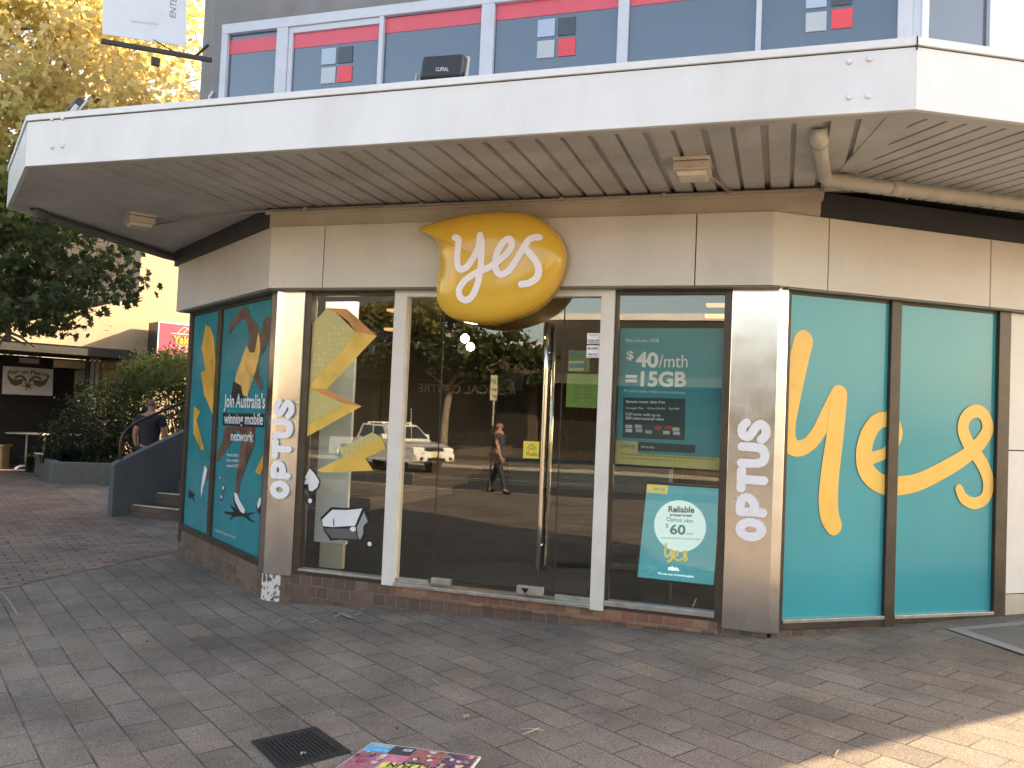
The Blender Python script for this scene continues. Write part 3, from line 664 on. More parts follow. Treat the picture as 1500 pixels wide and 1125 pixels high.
athlete = [(ca([(415, 440), (415, 485), (445, 425), (508, 370), (528, 420), (542, 500), (530, 560), (560, 600), (592, 560), (606, 470), (588, 400), (556, 380), (535, 315), (512, 293), (480, 325), (430, 392)]), M_skin, .004),
  (ca([(655, 355), (678, 372), (685, 410), (676, 470), (655, 520), (640, 575), (618, 605), (596, 598), (600, 520), (622, 440), (632, 385)]), M_skin, .004),
  (ca([(607, 590), (597, 680), (602, 740), (622, 780), (626, 815), (610, 832), (585, 775), (574, 742), (592, 660), (598, 600)]), M_skin, .004),
  (ca([(440, 770), (500, 790), (505, 900), (425, 905), (430, 840)]), M_ink, .0045),
  (ca([(525, 545), (545, 590), (575, 590), (602, 450), (612, 560), (600, 640), (578, 720), (555, 790), (530, 870), (500, 860), (490, 800), (450, 775), (460, 720), (490, 640)]), M_vest, .005),
  (cb([(335, 95), (500, 85), (498, 190), (455, 300), (420, 395), (413, 460), (390, 455), (398, 370), (412, 260), (430, 130), (400, 112), (372, 180), (328, 240), (290, 290), (286, 262), (318, 180)]), M_skin, .004),
  (cb([(262, 300), (262, 335), (238, 380), (218, 400), (222, 350), (240, 320)]), M_skin, .004),
  (cb([(225, 305), (238, 330), (228, 380), (215, 430), (206, 485), (203, 440), (212, 370)]), M_pw, .005),
  (cb([(385, 455), (402, 462), (416, 500), (446, 550), (440, 572), (420, 560), (392, 505)]), M_pw, .005),
  (cb([(383, 452), (392, 505), (415, 560), (405, 570), (382, 500)]), M_ink, .0055)]
for pxs, m_, o_ in athlete: film(Lf, pxs, o_, m_, wl, "athlete_print")
crack = [(330, 560), (385, 562), (360, 520), (400, 545), (430, 555), (450, 568), (505, 562), (460, 585), (480, 605), (505, 620), (480, 618), (445, 590), (420, 585), (385, 590), (355, 612), (375, 580), (340, 575)]
film(Lf, cb(crack), .0035, M_ink, wl, "crack_print"); film(Lf, cb([(135, 440), (150, 450), (175, 470), (160, 475), (170, 515), (152, 480), (137, 490)]), .0035, M_ink, wl, "crack_print")
for c_ in ((308, 375, 5, 16), (327, 432, 7, 20), (317, 482, 8, 18)):
    film(Lf, cb([(c_[0] + c_[2] * cos(t * pi / 4), c_[1] + c_[3] * sin(t * pi / 4)) for t in range(8)]), .0035, M_ink, wl, "pebble_print")
    film(Lf, cb([(c_[0] - 1 + c_[2] * .6 * cos(t * pi / 4), c_[1] - 2 + c_[3] * .6 * sin(t * pi / 4)) for t in range(8)]), .005, M_pw, wl, "pebble_print")
film(Lf, cb([(508, 520), (522, 480), (545, 470), (553, 500), (553, 575), (520, 570), (508, 545)]), .0035, M_ink, wl, "rock_print"); film(Lf, cb([(512, 520), (524, 485), (538, 482), (528, 530), (516, 545)]), .005, M_pw, wl, "rock_print")
text("Join Australia's", Lf, (328, 596), (388, 598), (330, 577), M_pw, wl, out=.007, bold=.02)
film(Lf, [(326.5, 605), (386, 606), (385.5, 626), (326.5, 623)], .006, M_ink, wl, "text_band")
text("winning mobile", Lf, (328, 620), (385, 622), (330, 605), M_pw, wl, out=.008, bold=.02)
text("network", Lf, (338, 645), (371, 647), (339, 631), M_pw, wl, out=.007, bold=.02)
for k, (yy, ss) in enumerate(((668, "Australia's"), (676, "best mobile"), (684, "network 2017"))): text(ss, Lf, (332, yy), (350, yy + 1), (332, yy - 5), M_pw, wl, out=.007)
text("Usain Bolt, Olympic Champion", Lf, (315, 778), (345, 789), (315, 774), M_pw, wl, out=.007)

# bolts and cartoon rocks on the front left window
c1 = crop(420, 400, 4.69); c2 = crop(420, 600, 3.75)
bx = (-3.952, -3.158, .235, 2.60)
M_orange = mat("film orange", (.50, .23, .06), .3, var=.25, scale=5); M_gold = mat("film gold", (.68, .45, .08), .3, var=.15, scale=5)
def dotted():
    m, n, p = _nt("film dotted print"); N = n.nodes; L = n.links; tc = N.new("ShaderNodeTexCoord"); vo = N.new("ShaderNodeTexVoronoi"); vo.inputs['Scale'].default_value = 22; vo.inputs['Randomness'].default_value = .35
    L.new(tc.outputs['Object'], vo.inputs[0]); cr = N.new("ShaderNodeValToRGB"); cr.color_ramp.elements[0].position = .2; cr.color_ramp.elements[1].position = .5; cr.color_ramp.elements[0].color = (.60, .48, .16, 1); cr.color_ramp.elements[1].color = (.47, .42, .16, 1)
    L.new(vo.outputs[0], cr.inputs[0]); L.new(cr.outputs[0], p.inputs['Base Color']); p.inputs['Roughness'].default_value = .35; return m
M_dots = dotted()
film(F, c1([(275, 240), (410, 245), (435, 265), (618, 432), (275, 797), (150, 792), (155, 400), (175, 350)]), .0025, M_gold, w1, clip=bx)
film(F, c1([(275, 240), (410, 245), (435, 265), (618, 432), (470, 400), (330, 262)]), .0045, M_orange, w1, clip=bx)
film(F, c1([(275, 243), (330, 262), (420, 330), (470, 400), (395, 520), (200, 720), (155, 780), (150, 400), (180, 345)]), .0045, M_dots, w1, clip=bx)
film(F, c1([(145, 792), (272, 797), (515, 915), (110, 1122)]), .0060, M_gold, w1, clip=bx)
film(F, c1([(150, 792), (272, 797), (515, 915), (400, 900)]), .0075, M_orange, w1, clip=bx)
film(F, c1([(150, 795), (400, 900), (250, 985), (130, 1045)]), .0080, M_dots, w1, clip=bx)
film(F, c2([(170, 330), (310, 262), (285, 215), (470, 125), (520, 150), (545, 215), (430, 268), (475, 335), (190, 345)]), .003, M_gold, w1)
film(F, c2([(285, 215), (470, 125), (520, 150), (410, 205), (330, 262), (310, 262)]), .0045, M_dots, w1)
M_gd = mat("film dark grey", (.10, .10, .105), .4); M_gl = mat("film mid grey", (.30, .31, .33), .4)
for pxs, m_, o_ in [([(185, 595), (245, 535), (330, 540), (428, 533), (458, 610), (432, 640), (428, 690), (405, 732), (300, 715), (240, 720), (205, 665)], M_ink, .003),
   ([(193, 605), (250, 550), (330, 552), (415, 543), (375, 638), (250, 645), (200, 640)], M_pw, .0045),
   ([(205, 652), (372, 655), (392, 712), (300, 708), (245, 705)], M_gd, .0045), ([(386, 645), (424, 562), (445, 615), (420, 640), (420, 685), (402, 716), (390, 690)], M_gl, .0045),
   ([(345, 655), (358, 642), (378, 645), (380, 665), (360, 672)], M_pw, .006),
   ([(254, 600), (259, 600), (262, 640), (257, 640)], M_ink, .006),
   ([(78, 375), (125, 312), (160, 350), (187, 395), (178, 430), (150, 460), (128, 485), (80, 455)], M_ink, .003),
   ([(88, 372), (126, 322), (155, 355), (179, 395), (168, 428), (140, 448), (122, 445), (118, 400)], M_pw, .0045),
   ([(84, 425), (118, 455), (120, 472), (84, 455)], M_gd, .0045), ([(93, 395), (105, 384), (118, 392), (116, 410), (98, 410)], M_pw, .006),
   ([(100, 500), (112, 482), (135, 480), (148, 500), (138, 522), (112, 520)], M_ink, .003), ([(115, 500), (124, 487), (138, 492), (138, 510), (124, 516)], M_pw, .0045),
   ([(437, 738), (448, 720), (468, 722), (484, 742), (470, 758), (446, 754)], M_ink, .003), ([(442, 738), (450, 725), (464, 728), (467, 745), (452, 752)], M_pw, .0045)]:
    film(F, c2(pxs), o_, m_, w1, "rock_print", clip=bx)

# push sticker on the door, notices and opening hours on the sidelight
def notice(name, label, cat, pl, pxs, m_, o=.004, thick=.003, texts=(), group=None, plates=()):
    P = poly(pl, pxs, o); c = pl.P(sum(p_[0] for p_ in P) / 4, min(p_[1] for p_ in P), o); t = thing(name, label, cat, c, group)
    mb = MB(); mb.slab(pl, P, o - thick, o); mb.build("sheet", m_, t)
    for pp, mm, dz in plates: mb = MB(); mb.face([pl.P(a, z, o + dz) for a, z in poly(pl, pp, o + dz)]); mb.build("printed_panel", mm, t, fix=False)
    for tx in texts: text(tx[0], pl, tx[1], tx[2], tx[3], tx[4], t, out=o + .003, bold=tx[5] if len(tx) > 5 else 0)
    return t
mstk = mat("yellow sticker", (.72, .58, .05), .4); mgrey = mat("print grey", (.10, .10, .09), .5)
t = notice("push_sticker", "small square yellow Push sticker on the glass door beside the handle", "sticker", F, [(767, 646), (790, 647), (789, 672), (766, 671)], mstk, texts=[("Push", (771, 667.5), (786, 668), (771, 661.5), mgrey)])
mb = MB(); 
for pp in ([(772, 657), (778.5, 651), (785, 657.5)], [(774.5, 660), (778.5, 656), (782.5, 660)]): mb.ribbon(F, [F.px(x, y, .007) for x, y in pp], .006, .007)
mb.build("arrow_print", mgrey, t)
mlime = mat("lime paper", (.20, .33, .055), .5); 
hrs = [("Mon-", "9am 5pm"), ("Tues", "9am 5pm"), ("Wednes", "9am 5pm"), ("Thurs", "9am 7pm"), ("Fri", "9am 5pm"), ("Satur", "9am 4pm"), ("Sun", "Closed")]
tx = []
for i, (a, c) in enumerate(hrs):
    yy = 558.5 + i * 5.0; tx += [(a, (840, yy), (846 + (len(a) > 4) * 5, yy), (840, yy - 3), mgrey), (c, (856, yy), (867 - (i == 6) * 4, yy), (856, yy - 3), mgrey)]
notice("opening_hours_sheet", "lime green opening hours sheet taped inside the right sidelight", "notice", F, [(831, 547), (878, 548), (876, 598), (828.5, 596)], mlime, o=-.012, texts=tx)
notice("card_notice", "small olive and teal card above the lime hours sheet", "notice", F, [(833, 513), (864, 514), (863, 545), (832, 544)], mat("olive card", (.14, .17, .06), .5), o=-.012,
       plates=[([(833, 529), (855, 529), (855, 543), (833, 543)], mat("cream card", (.50, .46, .22), .5), .001), ([(834, 532), (857, 532), (857, 539), (834, 539)], M_teal2, .0025), ([(834, 515), (856, 516), (856, 526), (834, 526)], mat("green card", (.05, .16, .10), .5), .001)])
notice("window_label", "upper white warning label at top right of the sidelight", "label", F, [(860, 488), (879, 488), (878, 504), (860, 504)], M_white, texts=[("NOTICE", (862, 491.5), (876, 491.5), (862, 489.5), M_black), ("PLEASE USE", (861, 500), (877, 500), (861, 497.5), M_black, .02), ("OTHER DOOR", (861, 503), (877, 503), (861, 501), M_black, .02)], group=None)
notice("window_label", "lower white warning label beneath the first one on the sidelight", "label", F, [(859.5, 506), (878, 506), (877.5, 524), (859, 524)], M_white, texts=[("BE SAFE", (861, 512), (875, 512), (861, 508.5), M_black, .02), ("SMILE YOU", (861, 520), (875, 520), (861, 517.5), M_black, .02), ("ARE ON CCTV", (861, 523), (876, 523), (861, 521), M_black)])

# price posters in the right window
M_pt = mat("poster teal", (.045, .28, .34), .4, var=.12, scale=3); M_pn = mat("poster navy", (.012, .045, .065), .4); M_po = mat("poster olive", (.48, .45, .15), .45, var=.1)
M_pg = mat("poster white ink", (.80, .83, .81), .4)
BI = -.05
pts = [(909, 481), (1064, 481), (1054, 689), (901, 679)]
t = notice("price_poster", "large teal poster offering 40 dollars a month, hung inside the right window", "poster", F, pts, M_pt, o=BI, thick=.006,
  plates=[([(902, 645), (935, 647), (934, 664), (1055, 671), (1054, 689), (901, 679)], M_po, .001), ([(913, 582), (1004, 584), (1003, 645), (912, 641)], M_pn, .001), ([(935, 647), (1019, 652), (1018, 664), (934, 660)], M_pn, .0015)],
  texts=[("40", (931, 536), (964, 538), (931, 515), M_pg, .035), ("/mth", (965, 538), (1007, 538), (966, 519), M_pg), ("=15GB", (916, 565), (1005, 566), (916, 544), M_pg, .035), ("$", (918, 526), (928, 526), (918, 514), M_pg, .02),
   ("Plan includes 15GB", (917, 501), (965, 501), (917, 496), M_pg), ("Stream music data free", (917, 590), (974, 591), (917, 586), M_pg, .01), ("Google Play   iHeartRadio   Spotify", (917, 599), (995, 600), (917, 596), M_pg),
   ("Call home with up to", (916, 608), (967, 610), (916, 604), M_pg, .01), ("300 international mins", (916, 614), (972, 616), (916, 610), M_pg, .01), ("Min. term 12 months. Available on new contracts only.", (914, 574), (1004, 577), (914, 570), M_pg),
   ("OPTUS", (909, 656), (930, 657), (909, 651), M_pt, .03), ("SIM PLANS", (939, 656), (958, 657), (939, 653), M_pg),
   ("Data expires monthly. Personal use in Australia only. Fair use policy and exclusions apply.", (910, 666), (1050, 674), (910, 663), M_pn), ("Critical information summary in store.", (910, 671), (990, 676), (910, 668.5), M_pn)])
for k, (x, y, c) in enumerate([(916, 622, (.5, .5, .5)), (930, 622, (.45, .45, .47)), (916, 628, (.6, .6, .6)), (931, 628, (.4, .4, .5)), (945, 630, (.35, .35, .4)), (959, 624, (.4, .04, .05)), (971, 631, (.55, .56, .6)), (974, 624, (.4, .03, .04)), (985, 626, (.55, .55, .5)), (986, 632, (.5, .5, .55))]):
    mb = MB(); mb.face([F.P(a, z, BI + .004) for a, z in poly(F, [(x, y), (x + 10, y + .4), (x + 10, y + 5.4), (x, y + 5)], BI + .004)]); mb.build("flag_print", mat("flag %d" % k, c, .5), t, fix=False)
# screen on a stand
dO = -.30
pp = [(948, 709), (1056, 716), (1045, 857), (934, 845)]
P = poly(F, pp, dO); base = F.P((P[2][0] + P[3][0]) / 2, .2, dO - .03)
t = thing("display_screen", "freestanding teal advertising screen with a white circle reading 60 dollars", "display", base)
cx_, cz_ = sum(p_[0] for p_ in P) / 4, sum(p_[1] for p_ in P) / 4
mb = MB(); mb.slab(F, [(cx_ + (a - cx_) * 1.07, cz_ + (z - cz_) * 1.05) for a, z in P], dO - .05, dO); mb.build("housing", M_black, t, bevel=.006)
mscreen = mat("lit teal screen", (.06, .27, .32), .3, var=.05, emit=.14)
mb = MB(); mb.face([F.P(a, z, dO + .002) for a, z in P]); mb.build("screen", mscreen, t, fix=False)
ms2 = mat("lit pale disc", (.50, .66, .66), .3, var=.03, emit=.16); msg = mat("lit gold ink", (.40, .33, .09), .4, emit=.2); msd = mat("lit dark ink", (.02, .16, .19), .4, emit=.1); msw = mat("lit white ink", (.65, .75, .75), .4, emit=.35)
cc = F.px(996, 770.5, dO); rr_ = (F.px(1034, 772, dO)[0] - F.px(958, 769, dO)[0]) / 2
mb = MB(); mb.face([F.P(cc[0] + rr_ * cos(k * pi / 24), cc[1] + rr_ * sin(k * pi / 24), dO + .005) for k in range(48)]); mb.build("printed_disc", ms2, t, fix=False)
mb = MB(); mb.face([F.P(a, z, dO + .0045) for a, z in poly(F, [(948, 709), (979, 711), (978, 724), (947, 721)], dO)]); mb.build("printed_panel", msg, t, fix=False)
for s_, a, b_, c, m_, bo in [("Reliable", (979, 750), (1017, 751), (979, 741), mgrey, .03), ("internet", (981, 756), (1014, 757), (981, 752), mgrey, .03), ("Optus nbn", (976, 763), (1015, 766), (976, 757), msd, .01), ("60", (981, 782), (1004, 783), (981, 768), msd, .03), ("$", (975, 773), (979, 773), (975, 767), msd, 0), ("/mth", (1005, 783), (1015, 784), (1005, 779), msd, 0),
    ("nbn.", (979, 835), (995, 836), (979, 829), msw, .03), ("OPTUS", (956, 718), (974, 719), (956, 714), msd, .02), ("Unlimited data broadband plan", (968, 789), (1026, 791), (968, 786), msd, 0), ("Min cost over 24 months applies", (964, 841), (1016, 846), (964, 838), msw, 0)]:
    text(s_, F, a, b_, c, m_, t, out=dO + .008, bold=bo)
mb = MB(); cs = crop(880, 680, 4.33)
mb.ribbon(F, [F.px(x, y, dO) for x, y in cs([(415, 505), (408, 560), (420, 585), (440, 570), (452, 540), (450, 600), (430, 615)])], .018, dO + .0075)
mb.ribbon(F, [F.px(x, y, dO) for x, y in cs([(455, 585), (485, 575), (490, 550), (470, 555), (463, 590), (490, 608), (525, 595), (545, 560), (530, 550), (530, 575), (548, 595), (535, 612)])], .015, dO + .0095)
mb.build("printed_script", msg, t, fix=False)
mb = MB(); mb.tube([base + Vector((-.05, 0, 0)), base + Vector((-.05, 0, P[2][1] - .2 + .1))], .02, 10); mb.wbox(base.x - .25, base.x + .15, base.y - .12, base.y + .2, .2, .225); mb.build("stand", M_black, t, bevel=.004)

# ------------------------------------------------------------------ yes sign
YP = Pl((0, 0), (1, 0), (0, -1)); YO = .16; H = .24
cy = crop(600, 300, 5.92)
ol = [(60, 210), (150, 172), (300, 128), (450, 93), (620, 65), (830, 55), (1000, 70), (1150, 130), (1270, 235), (1335, 350), (1345, 470), (1310, 620), (1240, 755), (1130, 865), (980, 950), (800, 1010), (640, 1030), (480, 1015), (350, 975), (270, 900), (236, 820), (232, 700), (250, 580), (258, 450), (240, 350), (195, 280), (125, 235)]
oc = [YP.px(x, y, .28) for x, y in cy(ol)]
ocs = smooth(oc + [oc[0]], 6)[:-1]; cc = YP.px(*cy([(800, 540)])[0], .28)
n_ = len(ocs); US = [1.0, 1.0, .992, .975, .95, .91, .85, .76, .62, .45, .25]
def prof(u): return max(0, 1 - u ** 5) ** .5
mb = MB(); rows = []
for j, u_ in enumerate(US):
    dep = YO if j == 0 else YO + .10 + (H - .10) * prof(u_)
    rows.append(len(mb.v)); mb.v += [YP.P(cc[0] + (a - cc[0]) * u_, cc[1] + (z - cc[1]) * u_, dep) for a, z in ocs]
for j in range(len(US) - 1):
    for i in range(n_): k = (i + 1) % n_; mb.f.append([rows[j] + i, rows[j] + k, rows[j + 1] + k, rows[j + 1] + i]); mb.sm.append(True)
mb.v.append(YP.P(cc[0], cc[1], YO + H)); ce = len(mb.v) - 1
for i in range(n_): mb.f.append([rows[-1] + i, rows[-1] + (i + 1) % n_, ce]); mb.sm.append(True)
mb.f.append([rows[0] + i for i in range(n_)]); mb.sm.append(False)
ys = thing("speech_bubble_sign", "domed amber speech bubble sign reading yes above the entrance", "sign", YP.P(cc[0], 2.36, YO + .1))
mb.build("bubble", M_dome, ys)
def urad(a, z):
    da, dz_ = a - cc[0], z - cc[1]; best = 0
    for i in range(n_):
        x0, z0 = ocs[i][0] - cc[0], ocs[i][1] - cc[1]; x1, z1 = ocs[(i + 1) % n_][0] - cc[0], ocs[(i + 1) % n_][1] - cc[1]
        det = x0 * z1 - x1 * z0
        if abs(det) < 1e-9: continue
        s_ = (da * z1 - x1 * dz_) / det; t_ = (x0 * dz_ - da * z0) / det
        if s_ >= -1e-6 and t_ >= -1e-6: best = max(best, s_ + t_)
    return best
flow = lambda a, z: .10 + (H - .10) * prof(urad(a, z))
st1 = [(393, 283), (425, 300), (424, 350), (413, 420), (413, 500), (428, 552), (460, 560), (505, 530), (555, 460), (598, 370), (612, 262)]
st2 = [(612, 262), (628, 330), (625, 430), (618, 540), (602, 640), (575, 730), (535, 800), (485, 826), (438, 800), (428, 740), (470, 670), (540, 615), (620, 575), (700, 540), (770, 490), (850, 420), (890, 350), (875, 302), (835, 308), (785, 370), (752, 450), (745, 540), (775, 598), (825, 600), (880, 550), (940, 460), (985, 380), (1030, 310), (1075, 284), (1120, 280)]
st3 = [(1000, 375), (1050, 430), (1095, 490), (1118, 560), (1100, 630), (1040, 675), (970, 690)]
mb = MB(); mo = MB()
for q_, st in enumerate((st1, st2, st3)):
    P = [YP.px(x, y, YO + H) for x, y in cy(st)]
    mb.ribbon(YP, P, .052, YO + .006 + .002 * q_, flow=flow, thick=.012)
mb.build("lettering", mat("white sign face", (.86, .82, .88), .35, var=.02), ys, fix=False)
# ------------------------------------------------------------------ pillar lettering
def optus(pl, a0, a1, z0, z1, out, label):
    """five fat rounded letters climbing the pillar; letter tops point to -a"""
    t = thing("pillar_lettering", label, "sign", pl.P((a0 + a1) / 2, z0, out)); adv = (z1 - z0) / 5; h = a1 - a0; w = h * .30; i_ = w / 2
    def m(x, y): return x, y
    defs = dict(O=[[(.5 + .32 * cos(k), .5 + .36 * sin(k)) for k in [radians(90 + j * 30) for j in range(13)]]],
      P=[[(.17, .12), (.17, .5), (.17, .86)], [(.17, .86), (.5, .87), (.75, .78), (.78, .58), (.55, .42), (.17, .42)]],
      T=[[(.12, .87), (.5, .87), (.88, .87)], [(.5, .85), (.5, .5), (.5, .12)]],
      U=[[(.14, .88), (.14, .5), (.22, .2), (.5, .11), (.78, .2), (.86, .5), (.86, .88)]],
      S=[[(.84, .76), (.62, .89), (.32, .87), (.22, .70), (.40, .56), (.66, .44), (.80, .27), (.62, .11), (.34, .10), (.12, .24)]])
    for i, ch in enumerate("OPTUS"):
        zz = z0 + i * adv; mb = MB()
        for stk in defs[ch]:
            P = [(a1 - (y * h * 1.0), zz + adv * (.04 + .92 * x)) for x, y in stk]
            mb.ribbon(pl, P, w, out + (.002 if stk is defs[ch][-1] else 0), thick=.02)
        o = mb.build("letter", M_white, t, fix=False); o['label'] = "letter " + ch
optus(F, -4.255, -4.07, .81, 1.70, .065, "white upright OPTUS lettering on the left steel pillar")
optus(F, -.30, -.09, .79, 1.69, .065, "white upright OPTUS lettering on the right steel pillar")

# ------------------------------------------------------------------ fittings
def floodlight(label, c, w, h, d, yaw, tilt, writing=False):
    t = thing("floodlight", label, "floodlight", c); Rm = Matrix.Rotation(yaw, 3, 'Z') @ Matrix.Rotation(tilt, 3, 'X')
    def B(x0, x1, y0, y1, z0, z1, tp=1.0):
        mb = MB()
        for z in (z0, z1):
            for x, y in ((x0, y0), (x1, y0), (x1, y1), (x0, y1)):
                k = tp if y == y0 else 1; mb.v.append(Vector(c) + Vector((0, 0, .0)) + Rm @ Vector((x * k, y, (z - (z0 + z1) / 2) * k + (z0 + z1) / 2)))
        for q in ((3, 2, 1, 0), (4, 5, 6, 7), (0, 1, 5, 4), (1, 2, 6, 5), (2, 3, 7, 6), (3, 0, 4, 7)): mb.f.append(list(q)); mb.sm.append(False)
        return mb
    B(-w / 2, w / 2, -d / 2, d / 2, .04, .04 + h, .88).build("housing", mat("black die cast", (.025, .025, .027), .45), t, bevel=.02, seg=3)
    B(-w / 2 - .008, w / 2 + .008, d / 2 - .002, d / 2 + .018, .03, .05 + h).build("rim", mat("grey rim", (.45, .46, .48), .4), t, bevel=.008)
    mb = B(-w / 2 - .02, -w / 2 - .012, -.015, .015, -.04, h * .5); mb2 = B(w / 2 + .012, w / 2 + .02, -.015, .015, -.04, h * .5); mb3 = B(-w / 2 - .02, w / 2 + .02, -.015, .015, -.05, -.04)
    for q in (mb2, mb3):
        b0 = len(mb.v); mb.v += q.v; mb.f += [[i + b0 for i in f_] for f_ in q.f]; mb.sm += q.sm
    mb.build("bracket", mat("grey rim", 0), t)
    return t
fl = floodlight("black floodlight seen from behind on the awning edge below the third window", (-2.22, -1.42, 3.80), .32, .19, .06, 0.06, radians(-14))
flp = Pl((-2.22, -1.42 - .055), (1, 0), (0, -1))
text("CLIPSAL", flp, (638, 104), (657, 104), (638, 98.5), mat("grey rim", 0), fl, out=.028, bold=.02)
floodlight("small dark floodlight at the left end of the awning roof", (F.px(101, 160, 1.38)[0], -1.38, F.px(101, 160, 1.38)[1] - .03), .19, .10, .05, -.5, radians(-30))
# soffit lights
def soffit_light(label, px_, py_, yaw):
    d = ray(px_, py_); t_ = (3.36 - CAM.z) / d.z; c = CAM + d * t_; c.z = 3.27
    t = thing("soffit_light", label, "light", c, None); R_ = Matrix.Rotation(yaw, 3, 'Z')
    def rb(x0, x1, y0, y1, z0, z1, k=1.0):
        mb = MB()
        for z in (z0, z1):
            kk = k if z == z0 else 1
            for x, y in ((x0, y0), (x1, y0), (x1, y1), (x0, y1)): mb.v.append(c + R_ @ Vector((x * kk, y * kk, z)))
        for q in ((3, 2, 1, 0), (4, 5, 6, 7), (0, 1, 5, 4), (1, 2, 6, 5), (2, 3, 7, 6), (3, 0, 4, 7)): mb.f.append(list(q)); mb.sm.append(False)
        return mb
    rb(-.12, .12, -.12, .12, .085, .109).build("mounting_plate", M_lens, t, bevel=.003)
    rb(-.115, .115, -.115, .115, .02, .08).build("housing", mat("cream housing", (.56, .50, .40), .45, dirt=.2), t, bevel=.008)
    rb(-.10, .10, -.10, .10, -.012, .018, .88).build("diffuser", M_lens, t, bevel=.004)
    mb = MB()
    for k in range(5): mb.box(Pl((c.x, c.y), (cos(yaw), sin(yaw)), (sin(yaw), -cos(yaw))), -.035 + k * .016, -.027 + k * .016, c.z + .032, c.z + .042, .1155, .1175)
    mb.build("vent_slots", M_conduit, t); return t
soffit_light("square cream soffit light under the awning, right of the yes sign", 1015, 240, 0)
soffit_light("square cream soffit light under the left end of the awning", 205, 318, -TL)
# conduit
mb = MB(); zc = 3.352
mb.tube([(XA - .05, -.135, zc), (-2.3, -.135, zc - .002), (.2, -.135, zc)], .011, 8)
mb.tube([(-.42, -.135, zc), (-.50, -.5, zc), (-.56, -.62, 3.36)], .010, 8)
for x in (-4.0, -2.9, -1.7, -.9, -.42): mb.wbox(x - .018, x + .018, -.15, -.118, zc - .018, zc + .014)
mb.tube([(XA - .05, -.135, zc), (-5.2, .0, 3.35), (-6.0, .25, 3.35)], .010, 8)
tag(mb.build("conduit", M_conduit, None), "thin grey electrical conduit clipped along the soffit edge", "conduit")
# drain pipes
def Zp(px_, py_, z): d = ray(px_, py_); return CAM + d * ((z - CAM.z) / d.z)
a = Zp(1200, 203, 3.32); b_ = Zp(1208, 262, 3.32)
t = thing("drain_pipe", "fat beige drain pipe elbowing across the right of the soffit", "pipe", b_)
c_ = Zp(1262, 270, 3.30); d1 = Zp(1500, 299, 3.30); dr = (d1 - c_).normalized()
mb = MB(); mb.tube([a + Vector((0, -.02, .05)), a, a + (b_ - a) * .5, b_ + (a - b_).normalized() * .06, b_ + Vector((.02, .02, 0)), b_ + dr * .10, c_, c_ + dr * 1.6, c_ + dr * 4], .045, 20); mb.build("pipe", M_pipe, t)
for q0_, q1_ in ((a + Vector((0, .0, .01)), a + (b_ - a).normalized() * .09), (b_ + dr * .12, b_ + dr * .2), (c_ + dr * .22, c_ + dr * .30)): mb = MB(); mb.tube([q0_, q1_], .051, 20); mb.build("collar", M_pipe, t)
mb = MB(); q_ = Zp(1326, 265, 3.37); mb.tube([q_, q_ + Vector((.02, .05, -.12))], .006, 6); mb.build("pipe_clip", M_conduit, t)
a = Zp(50, 312, 3.33); b_ = Zp(255, 378, 3.33)
t = thing("drain_pipe", "dark grey drain pipe under the far left edge of the awning", "pipe", a); mb = MB()
dr = (b_ - a).normalized(); mb.tube([a + Vector((0, 0, .05)), a + dr * .05, a + dr * .5, b_ - dr * .2, b_ + Vector((.15, .15, -.02))], .045, 16); mb.build("pipe", mat("grey pipe", (.12, .12, .12), .5), t)
mb = MB(); mb.tube([a + dr * .03 + Vector((0, 0, .02)), a + dr * .14], .052, 16); mb.build("collar", mat("grey pipe", 0), t)

# banner on a wall bracket at the top left
BS = Vector((XU0 - .02, -.02, 0)); BP = Pl((BS.x, BS.y), (-sin(TL), -cos(TL)), (-cos(TL), sin(TL)))
BP.n = -BP.n if (CAM - BS).dot(BP.n) < 0 else BP.n
t = thing("banner_sign", "white hanging banner on a black arm at the building's left corner", "banner", BP.P(.0, 4.7, 0))
bq = [BP.px(*p_) for p_ in [(152, -120), (276, -95), (272, 68), (150, 50)]]
mb = MB(); mb.slab(BP, bq, -.004, .004); mb.build("banner", mat("white vinyl", (.60, .66, .74), .5, var=.03), t)
ar = [BP.px(148, 63), BP.px(303, 89)]
mb = MB(); mb.box(BP, 0, ar[0][0], ar[1][1] - .0, ar[1][1] + .035, -.02, .02)
for vtx in mb.v: vtx.z += ((vtx - BP.o).dot(BP.d) / ar[0][0]) * (ar[0][1] - ar[1][1])
A1 = BP.px(224, 58); A2 = BP.px(262, 80); mb.tube([BP.P(*A1), BP.P(*A2)], .006, 8); mb.box(BP, *sorted((BP.px(222, 84)[0], BP.px(234, 84)[0])), ar[0][1] - .07, ar[0][1] - .0, -.02, .02)
A3 = BP.px(286, 83); A4 = BP.px(305, 66); mb.tube([BP.P(*A3), BP.P(*A4)], .012, 8); mb.build("bracket", M_black, t)
ink = mat("grey ink", (.16, .17, .19), .5)
text("www.sos.com.au", BP, (192, 33), (232, 37), (192, 28), mat("pale ink", (.35, .38, .42), .5), t, out=.006)
